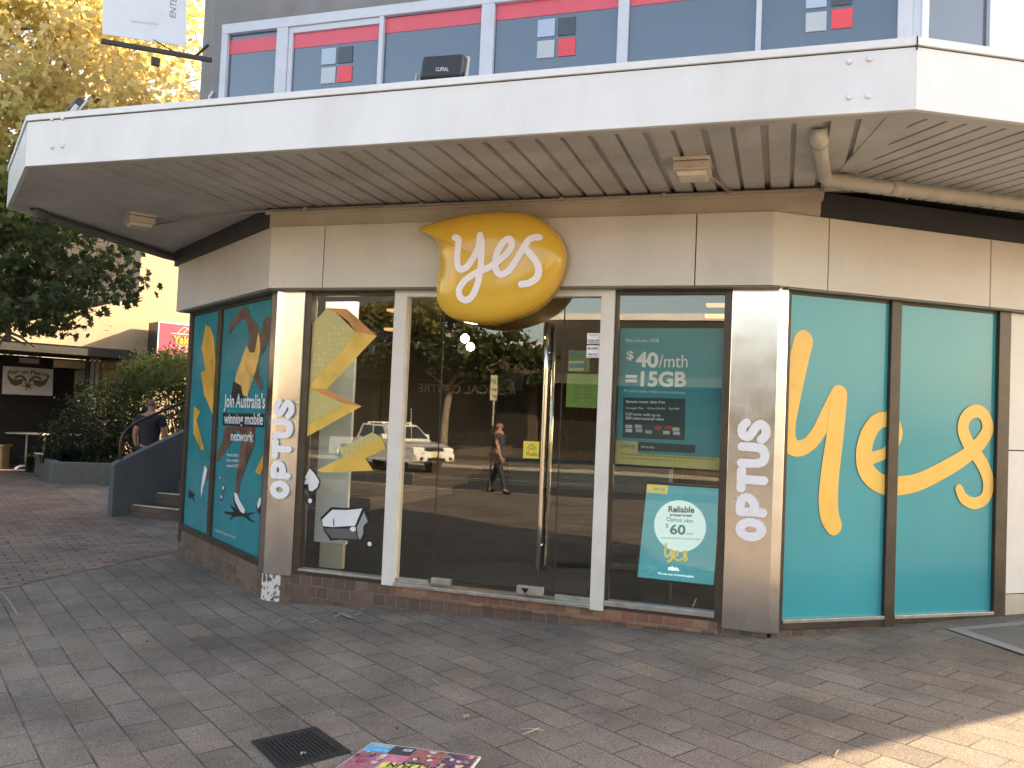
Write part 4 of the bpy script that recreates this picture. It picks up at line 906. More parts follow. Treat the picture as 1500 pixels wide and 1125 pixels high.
# vertical ENTER... text: build flat then turn
c = bpy.data.curves.new("t", 'FONT'); c.body = "ENTERTAIN"; ob = bpy.data.objects.new("t", c); COL.objects.link(ob); dg = bpy.context.evaluated_depsgraph_get(); dg.update(); me = bpy.data.meshes.new_from_object(ob.evaluated_get(dg)); bpy.data.objects.remove(ob)
mb = MB(); B0 = BP.px(257, 28); B1 = BP.px(247.5, 28); hs = abs(B1[0] - B0[0]) / .71; sg = 1 if B1[0] > B0[0] else -1
for v_ in me.vertices: mb.v.append(BP.P(B0[0] + sg * v_.co.y * hs, B0[1] + v_.co.x * hs, .006))
for q_ in me.polygons: mb.f.append(list(q_.vertices)); mb.sm.append(False)
mb.build("lettering", ink, t, fix=False)
mb = MB(); mb.tube([(XU0 + .02, -.08, z) for z in (3.5, 4.2, 4.45)] + [(XU0 + .05, -.07, 4.5)], .012, 8); mb.build("wall_pipe", M_upframe, shop)

# ------------------------------------------------------------------ interior things
M_warm = mat("warm bulb", (1, .62, .28), .5, emit=22)
for i, (x, y, o_, lb) in enumerate([(681, 496, -2.6, "glowing pendant lamp, brightest of those behind the glass door"), (689, 508, -3.2, "second glowing pendant just below the brightest lamp"), (801, 495, -4.5, "small faint pendant lamp left of the door handle top")]):
    a, z = F.px(x, y, o_); c = F.P(a, z, o_); t = thing("pendant_lamp", lb, "lamp", c)
    r_ = .05 if i < 2 else .03
    mb = MB(); mb.tube([c + Vector((0, 0, dz)) for dz in (-r_, -r_ * .7, 0, r_ * .7, r_)], [.001, r_ * .7, r_, r_ * .7, .01], 14); mb.build("bulb", M_warm, t)
    mb = MB(); mb.tube([c + Vector((0, 0, r_)), c + Vector((0, 0, r_ + .03)), c + Vector((0, 0, r_ + .035)), Vector((c.x, c.y, 2.9))], [.03, .025, .004, .004], 8); mb.build("cord", M_black, t)
pl_l = bpy.data.lights.new("bulb_light", 'POINT'); pl_l.energy = 1.0; pl_l.color = (1, .7, .4); pl_l.shadow_soft_size = .08
po = bpy.data.objects.new("bulb_light", pl_l); COL.objects.link(po); a, z = F.px(681, 496, -2.6); po.location = F.P(a, z - .12, -2.6)
for x_, w_, e_ in ((-3.55, .8, 2.6), (-.85, .7, .8)):   # downlight rows behind the two shop windows (their amber strips show in the glass)
    al = bpy.data.lights.new("window_downlight", 'AREA'); al.shape = 'RECTANGLE'; al.size = w_; al.size_y = .15; al.energy = e_; al.color = (1, .80, .60)
    ao = bpy.data.objects.new("window_downlight", al); COL.objects.link(ao); ao.location = (x_, .16, 2.85); ao.rotation_euler = (0, 0, 0)
mst = mat("warm light strip", (1, .55, .22), .5, emit=.14)
for (x0, y0, x1, y1, o_, lb) in [(566, 454, 579, 456, -1.2, "upper amber light strip seen at the top of the bolt window"), (562, 482, 579, 484, -1.4, "lower amber light strip in the bolt window"), (1032, 462, 1070, 466, -1.0, "amber ceiling light above the price poster"), (1034, 446, 1070, 447, -1.2, "thin upper amber ceiling light above the price poster")]:
    A0 = F.px(x0, y0, o_); A1 = F.px(x1, y1, o_); mb = MB(); mb.box(F, A0[0], A1[0] + .12, A0[1] - .012, A0[1] + .014, o_ - .12, o_); tag(mb.build("light_strip", mst, None, bevel=.004), lb, "light")
# counter
def ctr(px0, px1, py, o_, z0, z1, name): pass
oC = -9.9
a0 = F.px(745, 690, oC)[0]; a1 = F.px(905, 690, oC)[0]; z1 = F.px(790, 672, oC)[1]; z0 = F.px(790, 722, oC)[1]
t = thing("service_counter", "pale blue grey service counter deep inside the shop", "counter", F.P((a0 + a1) / 2, .2, oC))
mcn = mat("pale laminate", (.26, .38, .42), .35, var=.06)
mb = MB(); mb.box(F, a0, a1 + 1, .2, z1 - .05, oC - .6, oC); mb.build("front", mcn, t, bevel=.01)
mb = MB(); mb.box(F, a0 - .06, a1 + 1.05, z1 - .05, z1, oC - .65, oC + .05); mb.build("worktop", mat("dark worktop", (.06, .07, .07), .3), t, bevel=.006)
mb = MB(); mb.box(F, a0 + .02, a1 + 1, .2 + .42, .2 + .44, oC, oC + .012); mb.build("trim", mcn, t)
for x, lb in ((810, "black monitor on the counter nearest the door handle"), (867, "black monitor at the right end of the counter")):
    a, z = F.px(x, 668, oC - .3); c = F.P(a, z1, oC - .3); t = thing("monitor", lb, "monitor", c)
    mb = MB(); mb.box(F, a - .28, a + .28, z1 + .12, z1 + .46, oC - .32, oC - .29); mb.build("screen", M_black, t, bevel=.006); mb = MB(); mb.box(F, a - .02, a + .02, z1, z1 + .2, oC - .34, oC - .32); mb.box(F, a - .1, a + .1, z1, z1 + .012, oC - .4, oC - .24); mb.build("stand", M_black, t)
# pale partition behind the bolt window
oP = -.28
A = [F.px(524, 430, oP)[0], F.px(509, 808, oP)[0]]
t = thing("display_partition", "pale grey blue partition standing just behind the bolt window", "partition", F.P(-3.8, .2, oP))
mb = MB(); mb.box(F, -4.0, A[0], .42, 2.6, oP - .04, oP); mb.build("board", mat("pale blue board", (.68, .78, .82), .5, var=.06), t)
mb = MB(); mb.box(F, -3.93, A[0] - .02, .2, .415, oP - .04, oP + .01); mb.build("base", mat("cream base", (.48, .45, .36), .6), t)
# posters on the inner wall, mat
oW = -11.9
P = [F.px(x, y, oW) for x, y in [(720, 548), (768, 545), (765, 572), (722, 572)]]
mb = MB(); mb.slab(F, P, oW, oW + .02); tag(mb.build("wall_poster", mat("poster lilac blue", (.22, .25, .38), .5, var=.5, scale=3), None), "lilac and blue picture on the back wall behind the door", "poster")
mb = MB(); mb.prism([(-2.75, .25), (-1.5, .25), (-1.5, 1.35), (-2.75, 1.35)], .2, .212); tag(mb.build("floor_mat", mat("dark ribbed mat", (.012, .014, .016), .95, bump=.6, bscale=200), None, bevel=.003), "dark rectangular mat on the floor inside the door", "mat")
# suspended sign board inside left of the door + brochure stand at right to break up the dark
mb = MB(); mb.wbox(-.9, .6, 3.2, 3.4, .2, 2.4); tag(mb.build("wall_display", mat("walnut board", (.12, .07, .04), .5, var=.3, scale=4), None, bevel=.01), "brown upright display wall deep behind the price posters", "display")
# ------------------------------------------------------------------ ground details
def gplate(pxs, dz, th, m, name, parent=None, lift=0):
    P = [G(x, y) for x, y in pxs]; mb = MB(); n = len(P)
    mb.v += [p_ + Vector((0, 0, dz)) for p_ in P] + [p_ + Vector((0, 0, dz + th)) for p_ in P]
    mb.f += [list(range(n)), list(range(n, 2 * n))] + [[i, (i + 1) % n, n + (i + 1) % n, n + i] for i in range(n)]; mb.sm += [False] * (n + 2)
    return mb.build(name, m, parent, bevel=.0), P
cvx = [(368, 1087), (462, 1066), (515, 1103), (412, 1131)]
P = [G(*q_) for q_ in cvx]; cc0 = sum(P, Vector()) / 4
t = thing("pit_cover", "black rectangular cast iron pit cover set in the pavers", "cover", cc0)
gplate(cvx, .002, .006, mat("cast iron", (.022, .021, .02), .6, metal=.3, bump=.5, bscale=120), "frame", t)
mb = MB()
for k in range(13):
    u0 = .10 + k * .062
    def bl(u, v): return P[0] * (1 - u) * (1 - v) + P[1] * u * (1 - v) + P[2] * u * v + P[3] * (1 - u) * v
    q4 = [bl(u0, .12), bl(u0 + .03, .12), bl(u0 + .03, .88), bl(u0, .88)]
    b0 = len(mb.v); mb.v += [p_ + Vector((0, 0, .0085)) for p_ in q4] + [p_ + Vector((0, 0, .0125)) for p_ in q4]; mb.f += [[b0 + i for i in q] for q in ((0, 1, 2, 3), (4, 5, 6, 7), (0, 1, 5, 4), (1, 2, 6, 5), (2, 3, 7, 6), (3, 0, 4, 7))]; mb.sm += [False] * 6
mb.build("ribs", mat("cast iron", 0), t)
mb = MB(); q_ = bl(.42, .75); mb.tube([q_ + Vector((.012 * cos(k), .012 * sin(k), .015)) for k in [j * .7 for j in range(8)]], .003, 6); mb.build("lifting_ring", M_sill, t)
# printed board lying at the bottom edge
bdp = [(545, 1092), (704, 1113), (668, 1160), (470, 1145)]
P = [G(*q_) for q_ in bdp]; cc0 = sum(P, Vector()) / 4
t = thing("poster_board", "colourful event poster board lying flat on the pavers, upside down", "poster", cc0)
gplate(bdp, .004, .012, mat("board edge", (.55, .55, .55), .6), "board", t)
PZ = .0175
def bq_(u, v, dz=PZ): q = P[0] * (1 - u) * (1 - v) + P[1] * u * (1 - v) + P[2] * u * v + P[3] * (1 - u) * v; return q + Vector((0, 0, dz))
rnd = random.Random(3)
def pr(u0, v0, u1, v1, col, nm="printed_panel", dz=PZ):
    mb = MB(); mb.face([bq_(u0, v0, dz), bq_(u1, v0, dz), bq_(u1, v1, dz), bq_(u0, v1, dz)]); return mb.build(nm, mat("ink %.2f %.2f %.2f" % col, col, .35, var=.25, scale=40), t, fix=False)
pr(.012, .02, .23, .24, (.10, .40, .70)); pr(.235, .02, .44, .26, (.03, .035, .045)); pr(.445, .02, .72, .40, (.28, .10, .10)); pr(.725, .02, .985, .45, (.09, .03, .11)); pr(.012, .25, .28, .98, (.34, .12, .17)); pr(.285, .27, .44, .6, (.55, .16, .26)); pr(.445, .41, .985, .98, (.03, .035, .05)); pr(.30, .48, .95, .97, (.62, .62, .12), dz=PZ + .001)
cols = [(.55, .5, .5), (.35, .06, .10), (.05, .02, .04), (.6, .35, .25), (.20, .22, .08), (.6, .6, .62), (.45, .05, .18), (.08, .05, .12)]
for k in range(60):
    zone = rnd.choice([(.02, .26, .27, .9), (.45, .03, .70, .38), (.74, .05, .97, .42), (.45, .42, .97, .47), (.02, .26, .27, .6)])
    u_, v_ = rnd.uniform(zone[0], zone[2]), rnd.uniform(zone[1], zone[3]); s_ = rnd.uniform(.012, .035); mb = MB(); nn = rnd.randint(5, 7)
    mb.face([bq_(min(.985, max(.012, u_ + s_ * rnd.uniform(.6, 1.3) * cos(2 * pi * i / nn))), min(.98, max(.02, v_ + 1.6 * s_ * rnd.uniform(.6, 1.3) * sin(2 * pi * i / nn))), PZ + .0012 + k * .00002) for i in range(nn)])
    mb.build("printed_patch", mat("ink %.2f %.2f %.2f" % cols[k % 8], cols[k % 8], .35, var=.3, scale=60), t, fix=False)
for s_, u0, u1, v0, v1, mm in (("FAMILY FUN", .90, .36, .50, .62, M_black), ("DAY 22", .88, .34, .66, .95, M_black), ("FREE ENTRY", .21, .05, .07, .13, M_yel), ("SHOW", .42, .34, .08, .16, M_white)):
    c = bpy.data.curves.new("t", 'FONT'); c.body = s_; c.offset = .02; ob = bpy.data.objects.new("t", c); COL.objects.link(ob); dg = bpy.context.evaluated_depsgraph_get(); dg.update(); me = bpy.data.meshes.new_from_object(ob.evaluated_get(dg)); bpy.data.objects.remove(ob)
    xs = [v_.co.x for v_ in me.vertices]; mb = MB()
    for v_ in me.vertices: tt = (v_.co.x - min(xs)) / (max(xs) - min(xs)); mb.v.append(bq_(u0 + (u1 - u0) * tt, v0 + (v1 - v0) * v_.co.y / .71, PZ + .0032))
    for q_ in me.polygons: mb.f.append(list(q_.vertices)); mb.sm.append(False)
    mb.build("lettering", mm, t, fix=False)
# concrete surround of an access pit at far right
mcon = mat("concrete surround", (.24, .24, .23), .85, dirt=.3, bump=.3)
t = thing("access_pit", "pale concrete surround of a pavement access lid by the right wall", "cover", G(1450, 940))
P = [G(*q_) for q_ in [(1386, 922), (1560, 905), (1700, 960), (1500, 960)]]
ins = [(.10, .10), (.92, .10), (.92, .86), (.10, .86)]
def bb(u, v, dz): q = P[0] * (1 - u) * (1 - v) + P[1] * u * (1 - v) + P[2] * u * v + P[3] * (1 - u) * v; return q + Vector((0, 0, dz))
mb = MB(); ou = [bb(u, v, .007) for u, v in ((0, 0), (1, 0), (1, 1), (0, 1))]; ii = [bb(u, v, .007) for u, v in ins]
for i in range(4): mb.face([ou[i], ou[(i + 1) % 4], ii[(i + 1) % 4], ii[i]])
mb.build("surround", mcon, t, fix=False); mb = MB(); mb.face([bb(u, v, .006) for u, v in ins]); mb.build("lid", mat("lid concrete", (.13, .125, .115), .85, dirt=.4, bump=.3), t, fix=False)
# paint / chalk marks
mch = mat("white scuff", (.25, .235, .21), .9, var=.4, scale=60)
def scuff(pxs, w, label, m_=mch):
    P = [G(x, y) for x, y in pxs]; pp = smooth([(p_.x, p_.y) for p_ in P], 6); mb = MB(); rr = random.Random(int(pxs[0][0])); prev = None
    for i, (x, y) in enumerate(pp):
        a = pp[max(i - 1, 0)]; c = pp[min(i + 1, len(pp) - 1)]; dx, dy = c[0] - a[0], c[1] - a[1]; l = hypot(dx, dy) or 1; ww = w * rr.uniform(.25, 1) / 2
        cur = (Vector((x - dy / l * ww, y + dx / l * ww, gz(x, y) + .0075)), Vector((x + dy / l * ww, y - dx / l * ww, gz(x, y) + .0075)))
        if prev and rr.random() > .25: mb.face([prev[0], prev[1], cur[1], cur[0]])
        prev = cur
    return tag(mb.build("paint_mark", m_, None, fix=False), label, "mark")
scuff([(455, 914), (478, 902), (492, 895)], .035, "straight white scuff on the pavers right of the flaking footing")
scuff([(484, 911), (500, 900), (515, 906), (528, 898), (532, 892)], .05, "zigzag white scuff on the pavers nearest the front plinth")
scuff([(402, 917), (414, 907), (430, 907), (440, 912)], .03, "curved white scuff ring in front of the left pillar")
scuff([(0, 868), (12, 880), (25, 901)], .02, "pale line across the small pavers at the left photo edge")
scuff([(125, 922), (165, 920), (215, 914)], .03, "pale mortar smear where small and large pavers meet")
scuff([(1374, 989), (1400, 978)], .015, "short pale scratch on the pavers below the right window")
# leaves and twigs
def leafpts(s, rr):
    pts = []
    for k in range(5):
        an = radians(90 + (k - 2) * 52); L_ = s * (1 if k == 2 else .86 if k in (1, 3) else .6) * rr.uniform(.85, 1.1)
        pts.append((cos(an - .26) * L_ * .45, sin(an - .26) * L_ * .45)); pts.append((cos(an) * L_, sin(an) * L_))
    pts.append((-.09 * s, -.12 * s)); pts.append((0, -.5 * s)); return pts[::1]
lv = [(684, 1054, .034, "pale star shaped dry leaf on the pavers below the entrance", (.40, .27, .18)), (581, 1072, .022, "curled rust brown leaf just above the poster board", (.24, .08, .03)),
      (105, 749, .03, "pale dry leaf on the small pavers near the stair wall", (.45, .36, .24)), (131, 799, .03, "small pale leaf on the small pavers, middle left", (.45, .36, .26)), (28, 943, .045, "broad tan leaf at the left photo edge", (.30, .19, .13)), (40, 734, .03, "tan leaf far left on the small pavers", (.38, .27, .17)),
      (12, 797, .03, "dark leaf at left photo edge", (.10, .06, .04)), (215, 943, .02, "small dark leaf on the large pavers, lower left", (.07, .05, .04)), (75, 718, .03, "brown leaf beside the planter corner", (.3, .2, .12))]
for (x, y, s_, lb, col) in lv:
    rr = random.Random(x); c = G(x, y); an = rr.uniform(0, 6.28); mb = MB(); P = leafpts(s_, rr); ctr_ = c + Vector((0, 0, .010))
    pv = [ctr_ + Vector((a * cos(an) - b_ * sin(an), a * sin(an) + b_ * cos(an), .010 + rr.uniform(-.005, .012) * s_ / .03)) for a, b_ in P]
    mb.v += [ctr_] + pv
    for i in range(len(pv)): mb.f.append([0, 1 + i, 1 + (i + 1) % len(pv)]); mb.sm.append(False)
    tag(mb.build("dry_leaf", mat("leaf %d" % x, col, .7, var=.3, scale=60), None, fix=False), lb, "leaf", "dry leaves on the paving")
for pts_, lb in (([(765, 1076), (778, 1071), (790, 1066)], "thin pale straw twig on the pavers, lower centre"), ([(762, 1068), (778, 1067), (796, 1070)], "second straw twig crossing the first"), ([(633, 994), (642, 1001)], "short pale straw below the entrance"), ([(1222, 1108), (1228, 1098)], "tiny twig at the edge of the sunlit patch")):
    mb = MB(); mb.tube([G(x, y, .006 + .004 * i) for i, (x, y) in enumerate(pts_)], .0022, 5); tag(mb.build("twig", mat("straw", (.5, .42, .28), .8), None), lb, "twig", "bits of straw on the pavers")
mb = MB(); rr = random.Random(5)
for k in range(420):
    x = rr.uniform(-6.5, 2.2); y = rr.uniform(-4.4, 1.0)
    if y > -.06 and XA - .1 < x < .1: continue
    if (Vector((x, y, 0)) - Rt.o).dot(Rt.n) < .03 or (Vector((x, y, 0)) - Lf.o).dot(Lf.n) < .03: continue
    s_ = rr.uniform(.0015, .0045); c = Vector((x, y, gz(x, y) + .005)); an = rr.uniform(0, 6)
    mb.face([c + Vector((s_ * cos(an + j * 1.57) * (1 if j % 2 else 1.7), s_ * sin(an + j * 1.57), rr.uniform(.001, .004))) for j in range(4)])
kind(tag(mb.build("leaf_litter", mat("pale grit", (.36, .32, .26), .9, var=.5, scale=50), None, fix=False), "fine pale grit and leaf crumbs scattered over the pavers", "litter"), 'stuff')

# ------------------------------------------------------------------ STAIRS, PLANTER, NEIGHBOUR
def Dp(px_, py_, dep):
    d = ray(px_, py_); f_ = Vector((-sin(YAW), cos(YAW), 0)); return CAM + d * (dep / Vector((d.x, d.y, 0)).dot(f_))
M_wallgrey = mat("blue grey painted wall", (.075, .088, .102), .7, var=.1, scale=3, bump=.25, bscale=70, dirt=.35)
sw = G(163, 757); sd = Vector((.5, .866, 0)); sn = Vector((.866, -.5, 0))
SW = Pl((sw.x, sw.y), (sd.x, sd.y), (sn.x, sn.y))
t = thing("stair_wall", "dark blue grey sloping stair wall with a curved handrail", "wall", (sw.x, sw.y, -.08))
mb = MB(); mb.slab(SW, [(0, -.2), (2.6, -.2), (2.6, 1.98), (.04, .70), (0, .66)], -.20, 0); mb.build("wall", M_wallgrey, t, bevel=.012)
hp = [(.12, .70), (.10, .95), (.14, 1.12), (.28, 1.26), (.5, 1.38), (1.0, 1.62), (2.5, 2.33)]
hs_ = smooth(hp, 5); mb = MB(); mb.tube([SW.P(a, z, -.10) for a, z in hs_], .024, 12); mb.tube([SW.P(1.9, 1.6, -.10), SW.P(1.9, 2.04, -.10)], .016, 8); mb.build("handrail", mat("dark handrail", (.05, .048, .046), .35, metal=.6), t)
stp = thing("entry_steps", "brown brick steps with pale metal nosings left of the shop", "steps", (sw.x + 1, sw.y + .3, -.08))
M_step = brickmat("dark step brick", [(.09, .065, .05), (.13, .09, .07)], None, (.05, .045, .04), .23, .086, .008, vertical=0, speck=.15)
nd = Vector((1, -.08, 0)).normalized()
for k in range(7):
    a0 = .25 + k * .34; z = -.08 + .165 * (k + 1); s0 = SW.P(a0, 0, .0); s1 = s0 + nd * 3.4; e0 = SW.P(a0 + 2.6, 0, .0); mb = MB()
    mb.prism([(s0.x, s0.y), (s1.x, s1.y), (s1.x, s1.y + 3.0), (e0.x, e0.y)], -.2 if k == 0 else z - .165, z); mb.build("step", M_step, stp)
    mb = MB(); n2 = Vector((nd.y, -nd.x, 0)); a_ = s0 + n2 * .008; b_ = s1 + n2 * .008
    mb.prism([(a_.x + .06, a_.y), (b_.x, b_.y), (b_.x - n2.x * .05, b_.y - n2.y * .05), (a_.x + .06 - n2.x * .05, a_.y - n2.y * .05)], z - .004, z + .008); mb.build("nosing", mat("bright nosing", (.62, .60, .56), .3, metal=.5), stp)
# planter
pc, pl_ = G(75, 708), G(47, 690); mb = MB()
pr_ = Vector((-8.6, 5.2, 0)); pdir = (G(158, 710) - pc).normalized(); pe = pc + pdir * 4.0
plo = [pl_, pc, pe]; th = .16
def wallrun(mb, A, B, z0, z1, th):
    d = (B - A); L_ = Vector((d.x, d.y, 0)).length; d = Vector((d.x, d.y, 0)).normalized(); P_ = Pl((A.x, A.y), (d.x, d.y), (d.y, -d.x)); mb.box(P_, 0, L_, z0, z1, -th, 0)
wallrun(mb, pl_ + (pl_ - pc) * .0, pc, -.2, .33, th); wallrun(mb, pc + (pe - pc).normalized() * .002, pe, -.2, .335, th)
tpl = thing("planter", "low grey masonry planter wall around the shrubs", "planter", (pc.x, pc.y, -.08)); mb.build("wall", mat("grey planter render", (.12, .13, .125), .85, dirt=.35, bump=.3), tpl, bevel=.01)
mb = MB(); mb.prism([(pl_.x + .1, pl_.y + .15), (pc.x + .1, pc.y + .12), (pe.x, pe.y + .2), (pe.x - .5, pe.y + 4), (pl_.x + 2.0, pl_.y + 5)], -.1, .22); mb.build("soil", mat("dark soil", (.03, .022, .015), .95, bump=.8), tpl)

# neighbour building, wall normal points towards the right of the camera
WN = radians(-28); wn = Vector((cos(WN), sin(WN), 0)); wd = Vector((-sin(WN), cos(WN), 0))
w0 = Dp(200, 520, 20); NB = Pl((w0.x, w0.y), (wd.x, wd.y), (wn.x, wn.y))
nb = thing("neighbour_building", "cream rendered building with a dark ground floor takeaway, sunlit above", "building", (w0.x, w0.y, -.1))
M_cream = mat("cream render", (.42, .33, .235), .85, var=.06, scale=1.2, dirt=.18, bump=.2, bscale=60)
q = lambda x, y, o=0: NB.px(x, y, o)
gA, gB, gC = q(100, 497), q(140, 455), q(203, 436); top = q(203, 372); rt = q(330, 372)
awl, awr = q(60, 500), q(200, 517)
base_z = awr[1]
mb = MB()
mb.slab(NB, [(gA[0] - 14, base_z + .05), (q(193, 500)[0], base_z + .05), (q(193, 500)[0], -.2), (rt[0] + 8, -.2), (rt[0] + 8, 7.6), (gC[0], 7.6), gC, (gB[0] - 1.5, gB[1] - .45), (gA[0] - 14, gA[1] - 1.0 if gA[1] - 1.0 > base_z + .3 else base_z + .4)], -.3, 0)
mb.build("front_wall", M_cream, nb)
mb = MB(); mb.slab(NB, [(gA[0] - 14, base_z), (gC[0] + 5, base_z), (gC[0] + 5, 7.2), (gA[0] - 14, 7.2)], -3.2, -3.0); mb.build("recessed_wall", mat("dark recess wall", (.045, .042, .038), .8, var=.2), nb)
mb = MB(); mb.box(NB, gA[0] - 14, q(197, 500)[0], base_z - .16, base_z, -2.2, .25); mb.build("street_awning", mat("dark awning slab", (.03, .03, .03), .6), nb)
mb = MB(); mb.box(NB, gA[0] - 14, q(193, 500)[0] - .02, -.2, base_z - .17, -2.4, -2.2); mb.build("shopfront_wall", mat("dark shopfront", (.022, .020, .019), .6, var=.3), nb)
mb = MB(); mb.box(NB, q(193, 500)[0] - .02, q(193, 500)[0] + .2, -.2, base_z - .17, -2.3, -.0); mb.build("side_wall", M_cream, nb)
# posts & framing
mp_ = mat("pale post", (.30, .27, .22), .6)
for x in (127, 134, 141):
    a, z = q(x, 560, -.4); mb = MB(); mb.box(NB, a - .035, a + .035, -.15, base_z - .17, -.45, -.38); mb.build("post", mp_ if x != 127 else M_darkbeam, nb)
mb = MB(); A0 = q(80, 534, -.6); A1 = q(126, 530, -.6); mb.box(NB, A0[0], A1[0], A0[1] - .06, A0[1] + .12, -.7, -.6); mb.build("awning_beam", mat("tan beam", (.42, .31, .18), .6), nb)
mb = MB(); A0 = q(30, 528, -.8); A1 = q(58, 522, -.8); mb.box(NB, A0[0], A1[0], A0[1] - .05, A0[1] + .06, -.9, -.8); mb.build("strip_lamp", mat("grey lamp", (.3, .3, .3), .5), nb)
# window with a poster; yellow light and reflections are put into its colour
A = [q(*p_, -.5) for p_ in [(151, 532), (191, 531), (190, 600), (149, 598)]]
mb = MB(); mb.slab(NB, A, -.55, -.5); wy = mb.build("window", mat("yellow lit window", (.42, .30, .10), .3, var=.35, scale=2), nb)
mb = MB(); 
for k in range(5): z = A[0][1] - .14 - k * .13; mb.box(NB, A[0][0] + .1, A[1][0] - .15 - .1 * (k % 2), z, z + .045, -.5, -.495)
mb.build("poster_print", mat("red print", (.45, .10, .05), .5), wy)
mb = MB(); mb.box(NB, A[0][0] + .28, A[0][0] + .33, A[2][1], A[0][1], -.5, -.47); mb.build("glazing_bar", mp_, wy)
A = [q(*p_, -1.2) for p_ in [(110, 543), (126, 541), (125, 580), (109, 581)]]
mb = MB(); mb.slab(NB, A, -1.22, -1.2); wp_ = mb.build("menu_poster", mat("pale menu", (.34, .32, .32), .6, var=.1), nb)
mb = MB(); c_ = (sum(p_[0] for p_ in A) / 4, A[2][1] + .2); mb.face([NB.P(c_[0] + .12 * cos(k * .7), c_[1] + .14 * sin(k * .7), -1.19) for k in range(9)]); mb.build("menu_print", mat("brown print", (.12, .07, .04), .6), wp_, fix=False)
# pizzeria banner
BO = -.9
A = [q(*p_, BO) for p_ in [(5, 536), (78, 541), (77, 580), (3, 577)]]
cB = NB.P(A[0][0] * .5 + A[1][0] * .5, A[3][1], BO); t = thing("pizzeria_banner", "white Ride on Pizzeria banner with brown wings around a pizza wheel", "banner", cB)
mb = MB(); mb.slab(NB, A, BO - .03, BO); mb.build("sheet", mat("off white banner", (.46, .45, .42), .6, var=.08), t)
mbr = mat("brown print 2", (.10, .065, .02), .6); mgo = mat("ochre print", (.30, .19, .05), .6)
w_ = A[1][0] - A[0][0]; h_ = A[0][1] - A[3][1]; bu = lambda u, v: (A[0][0] + w_ * u, A[3][1] + h_ * v)
def word(s_, us, vs, ue, ve, hh, mm):
    mbx = MB(); c = bpy.data.curves.new("t", 'FONT'); c.body = s_; c.offset = .035; ob = bpy.data.objects.new("t", c); COL.objects.link(ob); dg = bpy.context.evaluated_depsgraph_get(); dg.update(); me = bpy.data.meshes.new_from_object(ob.evaluated_get(dg)); bpy.data.objects.remove(ob)
    xs = [v_.co.x for v_ in me.vertices]
    for v_ in me.vertices:
        tt = (v_.co.x - min(xs)) / (max(xs) - min(xs)); a, z = bu(us + (ue - us) * tt, vs + (ve - vs) * tt + .10 * sin(pi * (us + (ue - us) * tt)) + hh * v_.co.y / .71); mbx.v.append(NB.P(a, z, BO + .012))
    for q_ in me.polygons: mbx.f.append(list(q_.vertices)); mbx.sm.append(False)
    mbx.build("lettering", mm, t, fix=False)
word("Ride on Pizzeria", .10, .68, .94, .66, .14, mbr)
for sg in (-1, 1):
    mb = MB(); W_ = [(.09, .33), (.16, .12), (.30, .10), (.38, .30), (.36, .62), (.42, .58), (.40, .70), (.33, .66), (.28, .42), (.16, .36)]
    mb.face([NB.P(*bu(.5 + sg * x * 1.02, .52 - (y - .3) * .9 + .14), BO + .006) for x, y in [(.08, .40), (.13, .62), (.24, .70), (.34, .60), (.40, .38), (.41, .18), (.36, .34), (.28, .44), (.18, .42)]]); mb.build("wing_print", mbr, t, fix=False)
    mb = MB(); mb.ribbon(NB, [bu(.5 + sg * .04, .52), bu(.5 + sg * .12, .66), bu(.5 + sg * .20, .66), bu(.5 + sg * .25, .60)], .05, BO + .008); mb.build("handlebar_print", mbr, t, fix=False)
mb = MB(); c_ = bu(.5, .34); mb.face([NB.P(c_[0] + .17 * w_ / 2 * .72 * cos(k * pi / 9), c_[1] + .17 * w_ / 2 * .72 * sin(k * pi / 9), BO + .011) for k in range(18)]); mb.build("wheel_print", mgo, t, fix=False)
mb = MB()
for k in range(3): an = k * pi / 3 + .2; mb.ribbon(NB, [(c_[0] - .11 * cos(an), c_[1] - .11 * sin(an)), (c_[0] + .11 * cos(an), c_[1] + .11 * sin(an))], .02, BO + .013 + k * .002)
mb.build("wheel_print", mbr, t, fix=False)
# projecting restaurant sign box
SO = .75
A = [q(*p_, SO) for p_ in [(233, 471), (300, 476), (300, 527), (232, 523)]]
cS = NB.P((A[0][0] + A[1][0]) / 2, A[3][1], SO); t = thing("restaurant_sign", "magenta and black projecting box sign with yellow lettering on the cream wall", "sign", cS)
mb = MB(); mb.box(NB, A[0][0], A[0][0] + 1.9, A[3][1] - .02, A[0][1], SO - .62, SO - .01); mb.build("box", mat("sign black", (.018, .018, .02), .4), t, bevel=.01)
mb = MB(); mb.box(NB, A[0][0] + .01, A[0][0] + 1.88, A[3][1] + .01, A[0][1] - .02, SO - .01, SO); fc = mb.build("face", mat("magenta face", (.36, .085, .15), .4, var=.05), t)
for z in (A[3][1] - .012, ): mb = MB(); mb.box(NB, A[0][0], A[0][0] + 1.9, A[0][1] - .022, A[0][1] + .006, SO - .01, SO + .006); mb.box(NB, A[0][0] - .012, A[0][0] + .012, A[3][1], A[0][1], SO - .01, SO + .006); mb.box(NB, A[0][0], A[0][0] + 1.9, A[3][1] - .02, A[3][1] + .012, SO - .01, SO + .006); mb.build("edge_trim", M_white, t)
mb = MB(); mb.box(NB, A[0][0] + .6, A[0][0] + .72, A[3][1] + .3, A[3][1] + .42, -.02, SO - .6); mb.build("bracket", M_black, t)
my_ = mat("yellow lettering", (.75, .52, .06), .4); mws = mat("pale line", (.66, .50, .44), .5)
text("Yak & Yeti", NB, (253, 502), (316, 506), (253, 491), my_, t, out=SO + .008, bold=.03)
mb = MB()
def ln(pts_, w): mb.ribbon(NB, [NB.px(x, y, SO + .006) for x, y in pts_], w, SO + .006, rnd=False)
